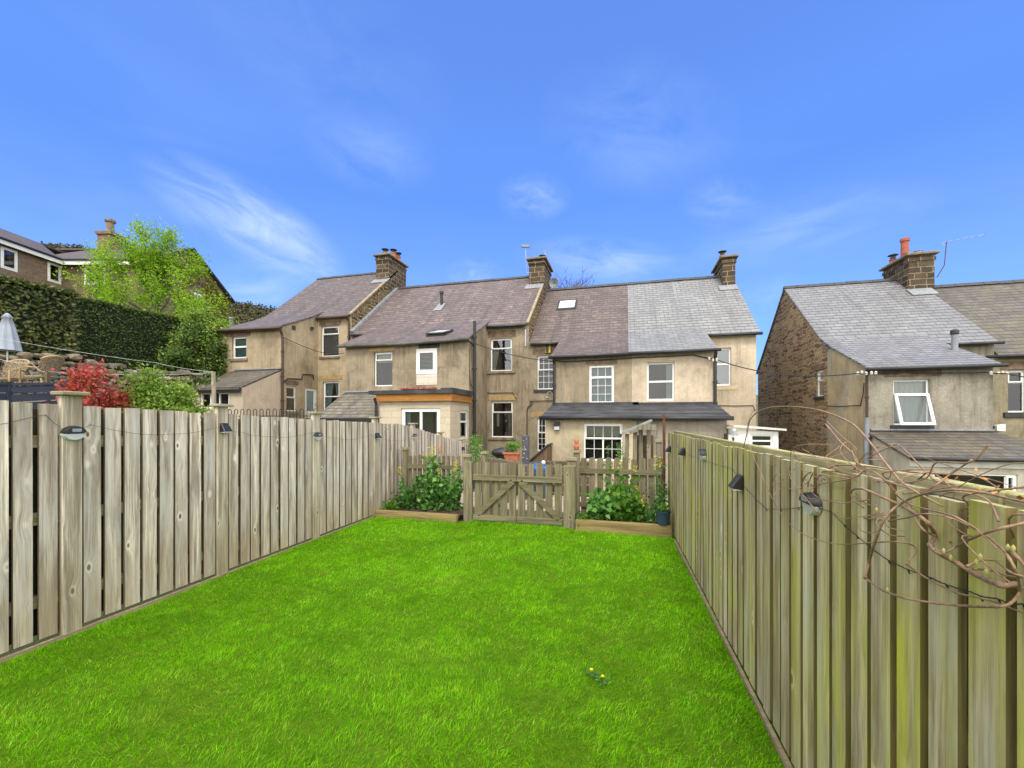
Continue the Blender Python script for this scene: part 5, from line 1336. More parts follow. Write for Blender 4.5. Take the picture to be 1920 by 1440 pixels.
# ------------------------------------------------------------------ patio things
p = on_y(986,900,9.0)
sp = thing('spotted_post', 'dark speckled upright post standing on the patio behind the gate', 'post', (p.x,9.0,-.06))
zt = on_y(986,817,9.0).z; m = MB(); m.box(p.x-.07,p.x+.07,8.93,9.07,-.06,zt); m.build('post', M['greypipe'] if 0 else plain('charcoal_board',(.07,.07,.085),.7,.3,10), sp, bevel=.01)
m = MB()
for i in range(26):
    xx = p.x+random.uniform(-.055,.055); zz = random.uniform(.1,zt-.04); m.lathe((xx,8.926,zz),[(.007,-.006),(.010,0),(.007,.006)],8)
m.build('white_spots', M['white'], sp)
p = on_y(1008,870,9.3); 
wb = thing('water_butt', 'blue lidded barrel behind the gate pickets', 'barrel', (p.x,9.3,-.06))
zt = on_y(1008,872,9.3).z
m = MB(); m.lathe((p.x,9.3,-.06),[(.26,0),(.29,.3),(.29,zt-.08),(.27,zt)],24); m.build('barrel', M['navy'], wb, smooth=False)
m = MB(); m.lathe((p.x,9.3,zt-.06),[(.30,-.03),(.31,.02),(.27,.05),(.1,.09),(.01,.095)],24); m.build('lid', M['blue'], wb)
p2 = on_y(1019,867,9.15); bl = thing('white_ball', 'small white ball on top of the blue barrel lid', 'ball', p2)
m = MB(); m.lathe(p2,[(.045*math.sin(a),-.045*math.cos(a)) for a in [.15+2.85*i/9 for i in range(10)]],14); m.build('ball', M['white'], bl, smooth=True)
# low retaining wall with a planter and a covered grill
rw = MB(); rw.box(-2.35,-.95,11.2,11.45,-.75,.55); rw.box(-2.35,-2.1,9.9,11.2,-.75,.55); tag(rw.build('garden_wall', M['stone_ch']), 'low stone garden wall on the patio in front of the beige house', 'wall')
p = on_y(960,859,11.3)
pl_ = thing('window_planter', 'rectangular terracotta planter with green seedlings on the low wall', 'plant pot', (p.x,11.3,.55))
zz = .552; m = MB(); m.add([(p.x-.17,11.2,zz),(p.x+.17,11.2,zz),(p.x+.17,11.4,zz),(p.x-.17,11.4,zz),(p.x-.21,11.17,zz+.2),(p.x+.21,11.17,zz+.2),(p.x+.21,11.43,zz+.2),(p.x-.21,11.43,zz+.2)],[(0,3,2,1),(4,5,6,7),(0,1,5,4),(1,2,6,5),(2,3,7,6),(3,0,4,7)]); m.box(p.x-.23,p.x+.23,11.15,11.45,zz+.17,zz+.21); m.build('pot', M['terracotta'], pl_)
foliage('foliage', pl_, 'leaf_light', blob_points(260,(p.x+.03,11.3,zz+.36),(.26,.14,.16),.1), .06, .04, .6)
p = on_y(943,846,11.6); gr = thing('covered_grill', 'black oval covered grill standing left of the terracotta planter', 'grill', (p.x,11.6,-.72))
m = MB(); m.lathe((p.x,11.6,p.z-.05),[(.1,-.18),(.28,-.06),(.31,0),(.28,.08),(.1,.15),(.02,.16)],20,1.1,.8); m.build('bowl', M['black'], gr, smooth=True)
m = MB()
for a in (0,2.1,4.2): m.tube([(p.x+.1*math.cos(a),11.6+.1*math.sin(a),p.z-.15),(p.x+.28*math.cos(a),11.6+.28*math.sin(a),-.72)],.015,6)
m.build('legs', M['metal'], gr)
def leafy_pot(label, p, zb_, r_, h, mat='leaf_light', n=160):
    t = thing('potted_plant', label, 'plant', (p.x,p.y,zb_))
    m = MB(); m.lathe((p.x,p.y,zb_),[(r_*.7,0),(r_,r_*1.7),(r_*1.1,r_*1.7),(r_*1.1,r_*2),(r_*.9,r_*2)],16); m.build('pot', M['navy'], t)
    m = MB()
    for i in range(7):
        a = rng.uniform(0,6.28); m.tube([(p.x,p.y,zb_+r_*1.8),(p.x+r_*.6*math.cos(a),p.y+r_*.6*math.sin(a),zb_+h*.6),(p.x+r_*1.3*math.cos(a),p.y+r_*1.3*math.sin(a),zb_+h)],.006,5)
    m.build('stem', M['stem_g'], t)
    foliage('foliage', t, mat, blob_points(n,(p.x,p.y,zb_+h*.72),(r_*1.5,r_*1.5,h*.32),.1), .07, .03, .7)
leafy_pot('tall lime green shrub in a pot beside the black soil pipe', Vector((on_y(893,830,10.9).x,10.9,0)), -.2, .16, 1.45, n=420)
leafy_pot('small potted plant in front of the gridded bay window', Vector((on_y(1168,845,12.3).x,12.3,0)), -.72, .14, 1.75, n=200)
p = on_y(921,835,12.0); leafy_pot('dull green potted shrub below the ground floor window', p, -.72, .16, 1.5, 'leaf_kale', 200)
# lean-to log shed
ls = thing('log_shed', 'small dark wooden shed with a sloping roof beside the cream bay', 'shed', (-2.6,12.2,-.72))
xa = on_y(996,850,12.0).x; xb = on_y(1027,850,12.0).x; za = on_y(996,862,12.0).z; zb2 = on_y(1027,836,12.0).z
m = MB(); m.prism([(xa,12.0,-.72),(xb-.02,12.0,-.72),(xb-.02,12.0,zb2-.04),(xa,12.0,za-.04)],(0,.8,0)); m.build('side', M['oldwood'], ls)
m = MB(); m.prism([(xa-.1,11.94,za-.1),(xb,11.94,zb2-.0),(xb,12.86,zb2),(xa-.1,12.86,za-.1)],(0,0,.05)); m.build('roof', M['felt'], ls)
# wooden canopy with corrugated roof
yc = 8.4
cn = thing('wooden_canopy', 'rickety timber canopy with tilted grey roof behind the right picket fence', 'shelter', (.1,yc,-.06))
A = on_y(1166,815,yc); B = on_y(1223,790,yc); 
m = MB(); 
m.prism([A,B,B+Vector((0,0,.035)),A+Vector((0,0,.035))],(0,.75,.0)); m.build('roof', M['lead'], cn)
m = MB(); m.tube([A+Vector((-.03,-.05,-.03)),A+Vector((-.03,.8,-.03))],.03,8); m.build('gutter', M['black'], cn)
for px_ in (1173,1188,1202,1217,1229):
    q = on_y(px_,900,yc+.1+.05*(px_%3)); t_ = (px_-1166)/57; zt = A.z+(B.z-A.z)*min(t_,1)-.02
    m = MB(); m.bar((q.x,q.y,-.06),(q.x+.03*(1 if px_<1200 else -.2),q.y,zt if px_<1225 else zt-.1),.075,.04,up=(0,1,0)); m.build('post', M['oldwood_g'], cn)
m = MB(); q1 = on_y(1196,801,yc-.02); q2 = on_y(1230,801,yc-.02); m.bar(q1,q2,.04,.10); q1 = on_y(1180,812,yc-.0); q2 = on_y(1220,795,yc); m.bar(q1,q2,.03,.06); m.build('beam', M['oldwood_g'], cn)
m = MB(); q = on_y(1210,870,yc+.5); m.box(q.x-.22,q.x+.2,yc+.5,yc+.53,-.06,1.35); m.build('back_board', M['oldwood'], cn)
p = on_y(1245,900,7.05); zt = on_y(1245,777,7.05).z
m = MB(); m.tube([(p.x,7.05,.05),(p.x,7.05,zt)],.022,8); m.box(p.x-.07,p.x+.07,7.04,7.06,zt-.05,zt-.03); tag(m.build('rusty_pole', M['rust']), 'thin rusty upright pole at the fence end of the right bed', 'pole')
gpost('short weathered post with white cap beside the rusty pole', on_y(1230,850,7.5).x, on_y(1241,850,7.5).x, 7.45, 7.53, on_y(1235,829,7.5).z, True, 'oldwood_g')

# ------------------------------------------------------------------ left: neighbours' garden
def tree(name, label, cat, base, h, spread, lv, leafmat_, L, W, nleaf, seed, trunk_r=.12, up=.3, jitter=.35, droop=None, limbs=7, mat='bark', group=None, lean=(0,0), fork=.28, foliage_name='crown', nsub=4):
    rr = random.Random(seed); t = thing(name, label, cat, base, group)
    b = Vector(base); m = MB(); tips = []
    top = b+Vector((lean[0],lean[1],h*.75))
    trunk = catmull([b-Vector((0,0,.1)), b.lerp(top,.4)+Vector((rr.uniform(-.1,.1),rr.uniform(-.1,.1),0)), top],6)
    m.tube(trunk,[trunk_r*(1-.8*i/len(trunk)) for i in range(len(trunk))],8)
    def grow(p, d, L_, r_, depth):
        P = [p]; n = 4
        for i in range(n):
            d = (d+Vector((rr.uniform(-jitter,jitter),rr.uniform(-jitter,jitter),rr.uniform(-jitter*.5,jitter*.7)))).normalized(); P.append(P[-1]+d*L_/n)
        m.tube(P,[max(r_*(1-.6*i/n),.004) for i in range(n+1)],5)
        if depth == 0: tips.append(P); return
        for i in range(nsub):
            q = P[1+int(rr.random()*(n-.01))] if i else P[-1]
            nd = (d+Vector((rr.uniform(-1,1),rr.uniform(-1,1),rr.uniform(-.5,.8)))*.9).normalized(); grow(q, nd, L_*rr.uniform(.5,.75), r_*.5, depth-1)
    for i in range(limbs):
        f = fork+(1-fork)*i/limbs; p = trunk[min(int(f*len(trunk)),len(trunk)-1)]; a = i*2.4+rr.uniform(-.4,.4)
        el = .25+.9*f; d = Vector((math.cos(a)*math.cos(el),math.sin(a)*math.cos(el),math.sin(el)))
        grow(p, d, spread*(1.1-.45*f), trunk_r*.45, lv)
    m.build('trunk' if leafmat_ else 'branches', M[mat], t)
    if leafmat_:
        cs = []; per = max(1,nleaf//len(tips)); dr = []
        for P in tips:
            for k in range(per):
                i = rr.random()*(len(P)-1); a = P[int(i)].lerp(P[min(int(i)+1,len(P)-1)],i%1); s_ = L*1.3
                cs.append((a.x+rng.normal()*s_,a.y+rng.normal()*s_,a.z+rng.normal()*s_))
        foliage(foliage_name, t, leafmat_, cs, L, W, up, droop)
    return t
# bright spring tree
b = at(284,640,21.5); b.z = 4.5
tree('spring_tree', 'airy lime green spring tree in front of the brick house', 'tree', b, 5.2, 2.3, 3, 'spring', .12, .06, 24000, 5, .14, .0, .3, limbs=13, lean=(.2,0), fork=.12, droop=np.array([.4,0,-.15]))
b = at(372,640,18.2); b.z = 2.6
tree('evergreen_tree', 'dark evergreen bush with yellow green top beside the leftmost terraced house', 'tree', b, 2.7, .85, 3, 'dark_ev', .12, .07, 15000, 9, .16, .2, .4, limbs=13, fork=.03)
b = at(374,640,18.6); b.z = 4.0
tree('golden_shrub', 'golden green shrub above the dark evergreen bush', 'shrub', b, 2.0, .75, 2, 'shrub', .12, .07, 6000, 14, .1, .3, .4, limbs=12, fork=.1)
b = at(222,760,6.9); b.z = .55; p = at(180,760,7.0)
tree('red_shrub', 'red-leaved shrub beyond the left fence near its nearest post', 'shrub', (p.x,p.y,.5), 1.74, .56, 2, 'red', .075, .034, 9500, 21, .05, .6, .45, limbs=13, fork=.06)
p = at(292,760,7.3)
tree('lime_shrub', 'lime green variegated shrub right of the red shrub', 'shrub', (p.x,p.y,.4), 1.70, .60, 2, 'shrub', .07, .036, 20000, 23, .05, .5, .45, limbs=16, fork=.03)
# green leaves under the red ones
# bare tree behind the roofs
b = at(1068,600,30.); b.z = -.8
tree('bare_tree', 'leafless tree rising behind the brown-slated house', 'tree', b, 12.4, 3.6, 3, 'spring', .06, .03, 700, 33, .2, .0, .35, limbs=12, mat='twig', fork=.35, nsub=5)
# ivy on the brick gable
iv = []
for k in range(5200):
    Y = Y0+(Y1-Y0)*rng.uniform(.25,1)**.8; zt = EV+(ZR-EV)*(1-abs(Y-YRg)/4.05); z = rng.uniform(5.5, zt-.15)
    if n2(np.array(Y),np.array(z),1.3,2.) > -.25: q = cam(XG+rng.uniform(.02,.14),Y,z); iv.append(tuple(q))
o = foliage('wall_ivy', None, 'ivy', iv, .15, .12, .0); tag(o, 'yellow green ivy climbing the gable of the brick house', 'ivy')

# hedge
def hedge(label, A, B, w, zb_, zt, mat, n, L=.13, cat='hedge'):
    A, B = Vector(A), Vector(B); t = thing('clipped_hedge', label, cat, (A.x,A.y,zb_)); d = (B-A); Ln = d.length; d = d.normalized(); q = Vector((-d.y,d.x,0)); q = -q
    m = MB(); e = w/2-.12
    a,b = A+d*.15,B-d*.15
    m.prism([a-q*e,b-q*e,b+q*e,a+q*e],(0,0,zt-zb_-.12)); m.build('branches', M['core'], t)
    u = rng.uniform(0,Ln,n); z = rng.uniform(zb_,zt,n); face = rng.uniform(0,1,n); off = np.full(n,w/2)
    topm = face > .78; endm = (face > .70)&(face <= .78); back = (face>.60)&(face<=.70)
    side = np.where(back,-w/2,w/2)
    side = np.where(topm|endm, rng.uniform(-w/2,w/2,n), side); z = np.where(topm, zt, z); u = np.where(endm, np.where(rng.uniform(size=n)<.5,0,Ln), u)
    bulge = .10*n2(u,z,1.1,1.)+.05*n2(u,z,4.,2.)+rng.normal(0,.03,n)
    side = np.where(~topm&~endm&~back, side+bulge, side); z = np.where(topm, z+.05*n2(u,side,1.5,3.)+rng.normal(0,.03,n), z)
    c = np.stack([A.x+d.x*u+q.x*side, A.y+d.y*u+q.y*side, z],axis=1)
    foliage('foliage', t, mat, c, L, L*.55, .3); return t
A = at(335,700,19.2); B = at(-150,700,12.6)
hedge('tall dark clipped hedge below the brick house', (A.x,A.y,3.2), (B.x,B.y,3.2), 1.0, 3.2, 6.12, 'yew', 70000, .085)
A2 = at(128,640,14.3); B2 = at(-60,640,12.2)
M['hedge2'] = leafmat('shaggy_hedge_leaves', (.06,.085,.025), (.12,.16,.045), (.26,.24,.09), .2, nscale=.8)
hedge('paler shaggy hedge in front of the tall hedge, far left', (A2.x,A2.y,3.0), (B2.x,B2.y,3.0), .9, 3.0, 5.85, 'hedge2', 16000, .14)

# dry stone wall
dw = thing('dry_stone_wall', 'rough dry stone wall below the hedge', 'wall', at(200,700,15))
m = MB(); cop = MB()
A = at(425,720,18.2); B = at(-120,700,11.5); A = Vector((A.x,A.y,0)); B = Vector((B.x,B.y,0)); d = B-A; Ln = d.length; d = d.normalized(); q = Vector((-d.y,d.x,0))
def rock(mb, c, sx, sy, sz, ax, seed):
    r_ = random.Random(seed); bm_ = bmesh.new(); bmesh.ops.create_icosphere(bm_, subdivisions=2, radius=1)
    vs_ = []; 
    for v in bm_.verts:
        n_ = mnoise.noise(v.co*1.3+Vector((seed*3.1,0,0)))*.38+mnoise.noise(v.co*3.1+Vector((seed*1.7,5,0)))*.22
        co = v.co*(1+n_); co = Vector((max(-.8,min(.8,co.x)),max(-.85,min(.85,co.y)),max(-.78,min(.78,co.z))))
        vs_.append(Vector(c)+ax*co.x*sx+Vector((-ax.y,ax.x,0))*co.y*sy+Vector((0,0,1))*co.z*sz)
    for v in bm_.verts: v.index = v.index
    mb.add(vs_, [[v.index for v in f.verts] for f in bm_.faces]); bm_.free()
z_top = lambda u: 3.62-.30*(1-u/Ln)+.10*math.sin(u*1.7)
sd = 0
for course in range(9):
    u = 0
    while u < Ln:
        w_ = random.uniform(.14,.36); sd += 1; zt = z_top(u); z = zt-.15*(9-course)
        rock(m, A+d*(u+w_/2)-q*0+Vector((0,0,z)), w_*.62, .26, .105, d, sd); u += w_*.9
u = 0
while u < Ln:
    w_ = random.uniform(.16,.38); sd += 1
    rock(cop, A+d*(u+w_/2)+Vector((random.uniform(-.05,.05),random.uniform(-.05,.05),z_top(u)+random.uniform(-.02,.12))), w_*.62, random.uniform(.16,.26), random.uniform(.08,.16), d, sd); u += w_*.92
mt = NT('wall_stone'); r = mt.rand(); p_ = mt.pos()
c = mt.ramp(r, [(0,(.10,.085,.065)),(.4,(.19,.155,.115)),(.8,(.30,.24,.18)),(1,(.36,.32,.26))]); c = mt.mix(mt.rng(mt.noise(p_,7,7,.75),.4,.65,0,.6), c, (.07,.065,.05)); c = mt.mix(mt.rng(mt.noise(p_,3,5,.7),.55,.7,0,.4), c, (.12,.13,.05))
mt.col(c); mt.rough(.98); mt.bump(mt.noise(p_,16,6,.7),.8,.03); M['rock'] = mt.m
m.build('wall_stones', M['rock'], dw); cop.build('coping_stones', M['rock'], dw)

# parasol
p = at(14,657,11.5); zb_ = float(ground_z(p.x,p.y)); zt = at(14,587,11.5).z
pr = thing('closed_parasol', 'closed pale grey parasol at the left edge in front of the hedge', 'parasol', (p.x,p.y,zb_))
m = MB(); m.tube([(p.x,p.y,zb_),(p.x,p.y,zt)],.022,8); m.build('pole', M['metal'], pr)
m = MB(); m.lathe((p.x,p.y,zb_),[(.25,0),(.25,.05),(.05,.09),(.04,.25)],18); m.build('base', M['greypipe'], pr)
m = MB(); n=32; vs_=[]; H=zt-p.z
for i,(f,rr_) in enumerate(((0,.30),(.02,.29),(.3,.235),(.6,.17),(.86,.10),(.87,.13),(.97,.05),(1.,.02))):
    for k in range(n):
        a = 2*PI*k/n; r_ = .85*rr_*(1+.16*math.cos(8*a+f*1.2)); vs_.append((p.x+r_*math.cos(a),p.y+r_*math.sin(a),p.z+H*f))
m.add(vs_, [(i*n+k,i*n+(k+1)%n,(i+1)*n+(k+1)%n,(i+1)*n+k) for i in range(7) for k in range(n)]); m.build('canopy', M['canvas'], pr, smooth=True)
# wicker chairs
def wicker(label, p, rz, lean=.16):
    t = thing('wicker_chair', label, 'chair', p, 'wicker garden chairs beyond the left fence'); x,y,z = p
    def B(a, f): return Vector((x+(.25+.03*f)*math.cos(a), y+.20*math.sin(a)+lean*f, z+.40+f*(.34+.16*math.sin(a))))
    m = MB(); n = 12; A = [.35+(PI-.7)*k/n for k in range(n+1)]
    m.add([B(a,j/4) for j in range(5) for a in A], [(j*(n+1)+k,j*(n+1)+k+1,(j+1)*(n+1)+k+1,(j+1)*(n+1)+k) for j in range(4) for k in range(n)])
    b = m.build('backrest', M['wicker'], t); so = b.modifiers.new('thickness','SOLIDIFY'); so.thickness = .03; so.offset = 0
    m = MB(); m.tube([B(a,1.)+Vector((0,0,.01)) for a in A], .022, 7); m.build('back_rim', M['lintel_ochre'], t, smooth=True)
    m = MB(); m.box(x-.25,x+.25,y-.24,y+.22,z+.34,z+.42); m.build('seat', M['wicker'], t, bevel=.02)
    for sx in (-1,1):
        m = MB(); m.tube([B(.35 if sx>0 else PI-.35,.5), Vector((x+sx*.29,y-.08,z+.62)), Vector((x+sx*.27,y-.25,z+.58)), Vector((x+sx*.26,y-.26,z))], .02, 7); m.build('armrest', M['lintel_ochre'], t, smooth=True)
        m = MB(); m.tube([(x+sx*.23,y+.2,z+.42),(x+sx*.25,y+.27,z)],.02,7); m.build('leg', M['lintel_ochre'], t)
    t.rotation_euler.z = rz; return t
p = at(14,734,10.5); wicker('left wicker chair cut by the picture edge, below the parasol', (p.x,p.y,p.z-.08), .4)
p = at(80,732,10.6); wicker('right wicker chair, tilted back near the stone wall', (p.x,p.y,p.z-.06), -1.3)
p = at(104,712,9.3); tb = thing('garden_table', 'low round table with teal top beside the wicker chair', 'table', (p.x,p.y,p.z-.45))
m = MB(); m.lathe((p.x,p.y,p.z+.02),[(.2,0),(.28,.01),(.28,.035),(.01,.04)],20); m.build('tabletop', plain('teal_enamel',(.05,.12,.12),.5), tb)
for a in (0,2.1,4.2): m = MB(); m.tube([(p.x+.1*math.cos(a),p.y+.1*math.sin(a),p.z+.02),(p.x+.22*math.cos(a),p.y+.22*math.sin(a),p.z-.45)],.015,6); m.build('leg', M['wicker'], tb)
# terrace slab that carries them
m = MB(); q0 = at(50,736,10.5); m.box(q0.x-4.,q0.x+1.1,q0.y-1.6,q0.y+1.6,q0.z-1.2,q0.z-.11); tag(m.build('garden_terrace', M['patio']), kind='structure')
# slate blue panels
sb = thing('panel_fence', 'dark slate blue panel fence beyond the left fence', 'fence', at(60,750,6.6))
for (xa,xb,ya,yb) in ((-60,18,719,719),(22,128,722,718)):
    P0, P1 = at(xa,ya,6.3 if xa<0 else 6.7), at(xb,yb,6.7 if xa<0 else 7.1)
    for i in range(9):
        m = MB(); h0 = P0.z-.02-i*.13; m.bar((P0.x,P0.y,h0-.06),(P1.x,P1.y,P1.z-.08-i*.13),.02,.115)
        if i == 0: m.bar((P0.x,P0.y,P0.z+.01),(P1.x,P1.y,P1.z-.005),.05,.04); 
        m.build('board', M['slateblue'], sb)
    m = MB(); m.box(P1.x-.03,P1.x+.03,P1.y-.03,P1.y+.03,P1.z-1.6,P1.z+.03); m.build('post', M['slateblue'], sb)
# washing line posts and lines
p = at(404,770,9.5); t_ = at(400,697,9.5)
m = MB(); m.bar((p.x,p.y,.3),(t_.x,t_.y,t_.z),.07,.05); o = tag(m.build('washing_line_post', M['post_l']), 'leaning wooden washing line post in front of the small lean-to', 'post')
p = at(90,745,7.2); t2 = at(90,697,7.2)
m = MB(); m.bar((p.x,p.y,.6),(t2.x,t2.y,t2.z),.05,.05); o = tag(m.build('washing_line_post', M['oldwood']), 'thin upright wooden post beside the dark blue panel fence', 'post')
def line(name, label, pts, r_, sag, mat, cat='cable'):
    m = MB()
    for a,b in zip(pts,pts[1:]):
        a,b = Vector(a),Vector(b); m.tube([a.lerp(b,i/16)+Vector((0,0,-4*sag*(i/16)*(1-i/16))) for i in range(17)], r_, 5)
    return tag(m.build(name, M[mat]), label, cat)
line('washing_line', 'upper pale washing line sloping down across the hedge', [at(-40,627,7.5), at(292,680,9.0), tuple(t_)], .0035, .03, 'cable_w', 'washing line')
line('washing_line', 'lower pale washing line between the two wooden posts', [at(-40,660,7.), at(60,681,7.1), (t2.x,t2.y,t2.z), (t_.x,t_.y,t_.z-.02)], .0035, .05, 'cable_w', 'washing line')
# overhead cables
a = on_y(510,615,YO-.1); b_ = on_y(645,662,YO-.2)
line('overhead_cable', 'black cable from the tallest house to the gutter of the wide house', [on_x(531,632,-13.85), on_y(603,661,YM-.2), b_], .014, .05, 'cable')
line('overhead_cable', 'black cable from the soil pipe across to the house with brown slates', [on_y(880,640,YO-.1), on_y(1040,678,YO-.1)], .014, .12, 'cable')
line('overhead_cable', 'black cable clipped under the eaves of the two middle outshoots', [on_y(x,y,YO-.05) for x,y in ((1040,675),(1060,678),(1200,670),(1300,665),(1338,673))], .018, .01, 'cable')
line('overhead_cable', 'black cable spanning the gap to the stone gabled house', [on_y(1342,674,YO-.1), on_y(1606,700,YO5-.5)], .016, .25, 'cable')
line('overhead_cable', 'black cable along the front of the house with open window and beyond', [on_y(1606,700,YO5-.5), on_y(1640,699,YO5-.1), on_y(1700,697,YO5-.1), on_y(1850,698,YO5-.1), on_y(1885,700,YO5-.3), on_y(1990,716,YO5)], .016, .02, 'cable')
def insul(label, pts):
    m = MB(); 
    for p in pts:
        m.lathe(p,[(.01,-.05),(.035,-.04),(.035,-.02),(.02,-.01),(.035,.0),(.035,.02),(.01,.05)],10)
    return tag(m.build('cable_insulator', M['insul']), label, 'insulator')
insul('white ceramic cable insulators on the corner of the cream outshoot', [on_y(x,y,YO-.12) for x,y in ((1330,672),(1337,675),(1344,674))])
insul('white ceramic cable insulators on the corner of the house with open window', [on_y(x,y,YO5-.3) for x,y in ((1608,700),(1616,698),(1624,700),(1634,699),(1642,699))])
insul('white ceramic cable insulators at right end of the grey pebbledash wall', [on_y(x,y,YO5-.2) for x,y in ((1858,699),(1872,700),(1880,699),(1887,700))])
# aerials and dish
def aerial(label, base, h, boom, n=6, mat='metal', bend=None, el=.22):
    t = thing('television_aerial', label, 'aerial', base); b = Vector(base); m = MB()
    pts = [b,b+Vector((0,0,h))] if not bend else [b]+[b+Vector(q) for q in bend]
    m.tube(pts,.018,6); m.build('mast', M['rust' if bend else mat], t)
    top = pts[-1]; d = Vector(boom); m = MB(); m.tube([top-d*.15, top+d],.01,5); dn = d.normalized(); q = dn.cross(Vector((0,0,1))).normalized()
    for i in range(n):
        c_ = top+d*(i/(n-1)); l = el*(1-.4*i/n); m.tube([c_-q*l,c_+q*l],.006,4)
    m.tube([top-dn*.12+Vector((0,0,-.12)),top-dn*.05,top-dn*.12+Vector((0,0,.12))],.006,4)
    m.build('elements', M[mat], t); return t
p = on_y(1022,470,21.4); aerial('upper television aerial on the middle chimney', (p.x,21.4,9.35), p.z-9.35, Vector((.75,-.3,.12)), 7)
p = on_y(1024,485,21.7); aerial('lower television aerial on the middle chimney', (p.x,21.7,9.35), p.z-9.35, Vector((.75,.1,.05)), 6)
p = on_y(1775,453,20.6); b0 = on_y(1757,520,20.6)
aerial('television aerial on a bent rusty mast beside the right chimney', b0, 1, Vector((1.05,-.2,.08)), 6, 'metal', [(.0,0,0),((p.x-b0.x)*.75,0,.45),((p.x-b0.x),0,p.z-b0.z)], .16)
p = on_y(985,464,20.0); b0 = on_y(988,512,20.0)
t = thing('flat_panel_aerial', 'grey slab-shaped aerial on thin mast left of the middle chimney', 'aerial', b0)
m = MB(); m.tube([b0,p],.012,5); m.tube([b0+Vector((0,0,.02)),b0+Vector((.12,.02,.02))],.012,5); m.build('mast', M['metal'], t)
m = MB(); m.bar(p+Vector((-.2,0,.09)),p+Vector((.24,-.1,-.03)),.10,.12); m.build('aerial_panel', M['greypipe'], t, bevel=.02)
p = on_y(1039,532,21.3); t = thing('satellite_dish', 'small grey satellite dish behind the middle chimney', 'satellite dish', p)
m = MB(); prof=[(.02,.0),(.12,.015),(.22,.05),(.28,.09)]; n=18; vs_=[]
for r_,zz in prof:
    for k in range(n): a=2*PI*k/n; vs_.append(p+Vector((r_*math.cos(a)*.9, -zz*1.2, r_*math.sin(a))))
m.add(vs_,[(i*n+k,i*n+(k+1)%n,(i+1)*n+(k+1)%n,(i+1)*n+k) for i in range(3) for k in range(n)]); d_ = m.build('dish', M['greypipe'], t, smooth=True); so = d_.modifiers.new('thickness','SOLIDIFY'); so.thickness=.01
m = MB(); m.tube([p,p+Vector((-.25,.0,-.2))],.02,6); m.tube([p+Vector((0,-.05,-.25)),p+Vector((0,-.4,-.05))],.01,5); m.build('bracket', M['metal'], t)
# hooped railing
hr = thing('hooped_railing', 'black hoop-topped metal railing in front of the tallest house', 'railing', (-14.5,11.9,.8))
m = MB(); yR = 11.9; xa = on_y(428,775,yR).x; xb = on_y(602,775,yR).x; zt = on_y(515,765,yR).z; n = 28; w_ = (xb-xa)/n
for i in range(n):
    x = xa+i*w_; m.tube([(x,yR,zt-1.1),(x,yR,zt-.1)]+[(x+w_*.5*(1-math.cos(a)),yR,zt-.1+w_*.5*math.sin(a)) for a in (.5,1.05,1.57,2.1,2.64)]+[(x+w_,yR,zt-.1),(x+w_,yR,zt-1.1)],.013,5) if i%2==0 else None
m.build('hoops', M['darkmetal'], hr)
m = MB(); m.box(xa,xb,yR-.015,yR+.015,zt-.29,zt-.26); m.box(xa,xb,yR-.015,yR+.015,zt-1.05,zt-1.02); m.build('rail', M['darkmetal'], hr)
m = MB(); m.box(xa-.2,xb+.1,yR-.12,yR+.12,-.6,zt-1.1); tag(m.build('retaining_wall', M['stone_ch']), 'low stone wall carrying the hooped railing', 'wall')
# a chimney-like dark flue on house 1 roof, left
p = on_y(433,607,19.); m = MB(); m.tube([(p.x,19.,p.z-.9),(p.x,19.,p.z+.3)],.10,10); m.lathe((p.x,19.,p.z+.25),[(.12,0),(.13,.05),(.1,.12)],12); 
o = m.build('flue_pipe', M['greypipe'], h1)

# ------------------------------------------------------------------ far wooded hill
def hill(px_list, Y, name, seedk, base=0):
    n = len(px_list); xs_ = np.linspace(px_list[0][0],px_list[-1][0],160); ys_ = np.interp(xs_,[p[0] for p in px_list],[p[1] for p in px_list])
    vv=[]; rows = 14
    for j in range(rows):
        f = j/(rows-1)
        for k,(a,b) in enumerate(zip(xs_,ys_)):
            Yc = Y*(.62+.38*f) if f<=1 else Y; X = (a-960)/F*Y; zt = EYE-(b-HZ)*Y/F
            q = cam(X,Yc,0); vv.append((q.x,q.y,-2+(zt+2)*f**.8))
    for k,(a,b) in enumerate(zip(xs_,ys_)): q = cam((a-960)/F*Y,Y*1.4,0); vv.append((q.x,q.y,-2))
    W_=160; fs=[(j*W_+k,j*W_+k+1,(j+1)*W_+k+1,(j+1)*W_+k) for j in range(rows) for k in range(W_-1)]
    return np.array(vv), np.array(fs)
mt = NT('hillside'); p_ = mt.pos(); mt.col(mt.ramp(mt.noise(p_,.12,8,.75),[(.35,(.045,.055,.025)),(.5,(.085,.085,.04)),(.65,(.13,.115,.06))])); mt.rough(1.)
pts_ = [(-900,520),(-300,500),(60,466),(150,467),(260,520),(400,566),(440,575),(500,580),(560,598),(620,625),(720,665),(900,700),(1400,740),(2300,760)]
vv, ff = hill(pts_, 170, 'hill', 1); tag(np_obj('hill', vv, ff, mt.m, smooth=True), kind='structure')
M['wood_far'] = leafmat('far_woodland', (.055,.055,.028), (.095,.095,.04), (.14,.12,.06), .15, nscale=.06)
xs_ = rng.uniform(-100,640,2600); fr = rng.uniform(.55,1.,2600); top = np.interp(xs_,[p[0] for p in pts_],[p[1] for p in pts_])
cs = []
for a,f,b in zip(xs_,fr,top):
    Yc = 170*(.62+.38*f); zt = EYE-(b-HZ)*170/F; q = cam((a-960)/F*170,Yc,0); cs.append(blob_points(26,(q.x,q.y,-2+(zt+2)*f**.8+.7),(1.8,1.8,1.7),.3))
o = foliage('far_woodland', None, 'wood_far', np.concatenate(cs), 1.0, .8, .2); tag(o, 'brownish woodland covering the distant hill', 'woodland', kind='stuff')
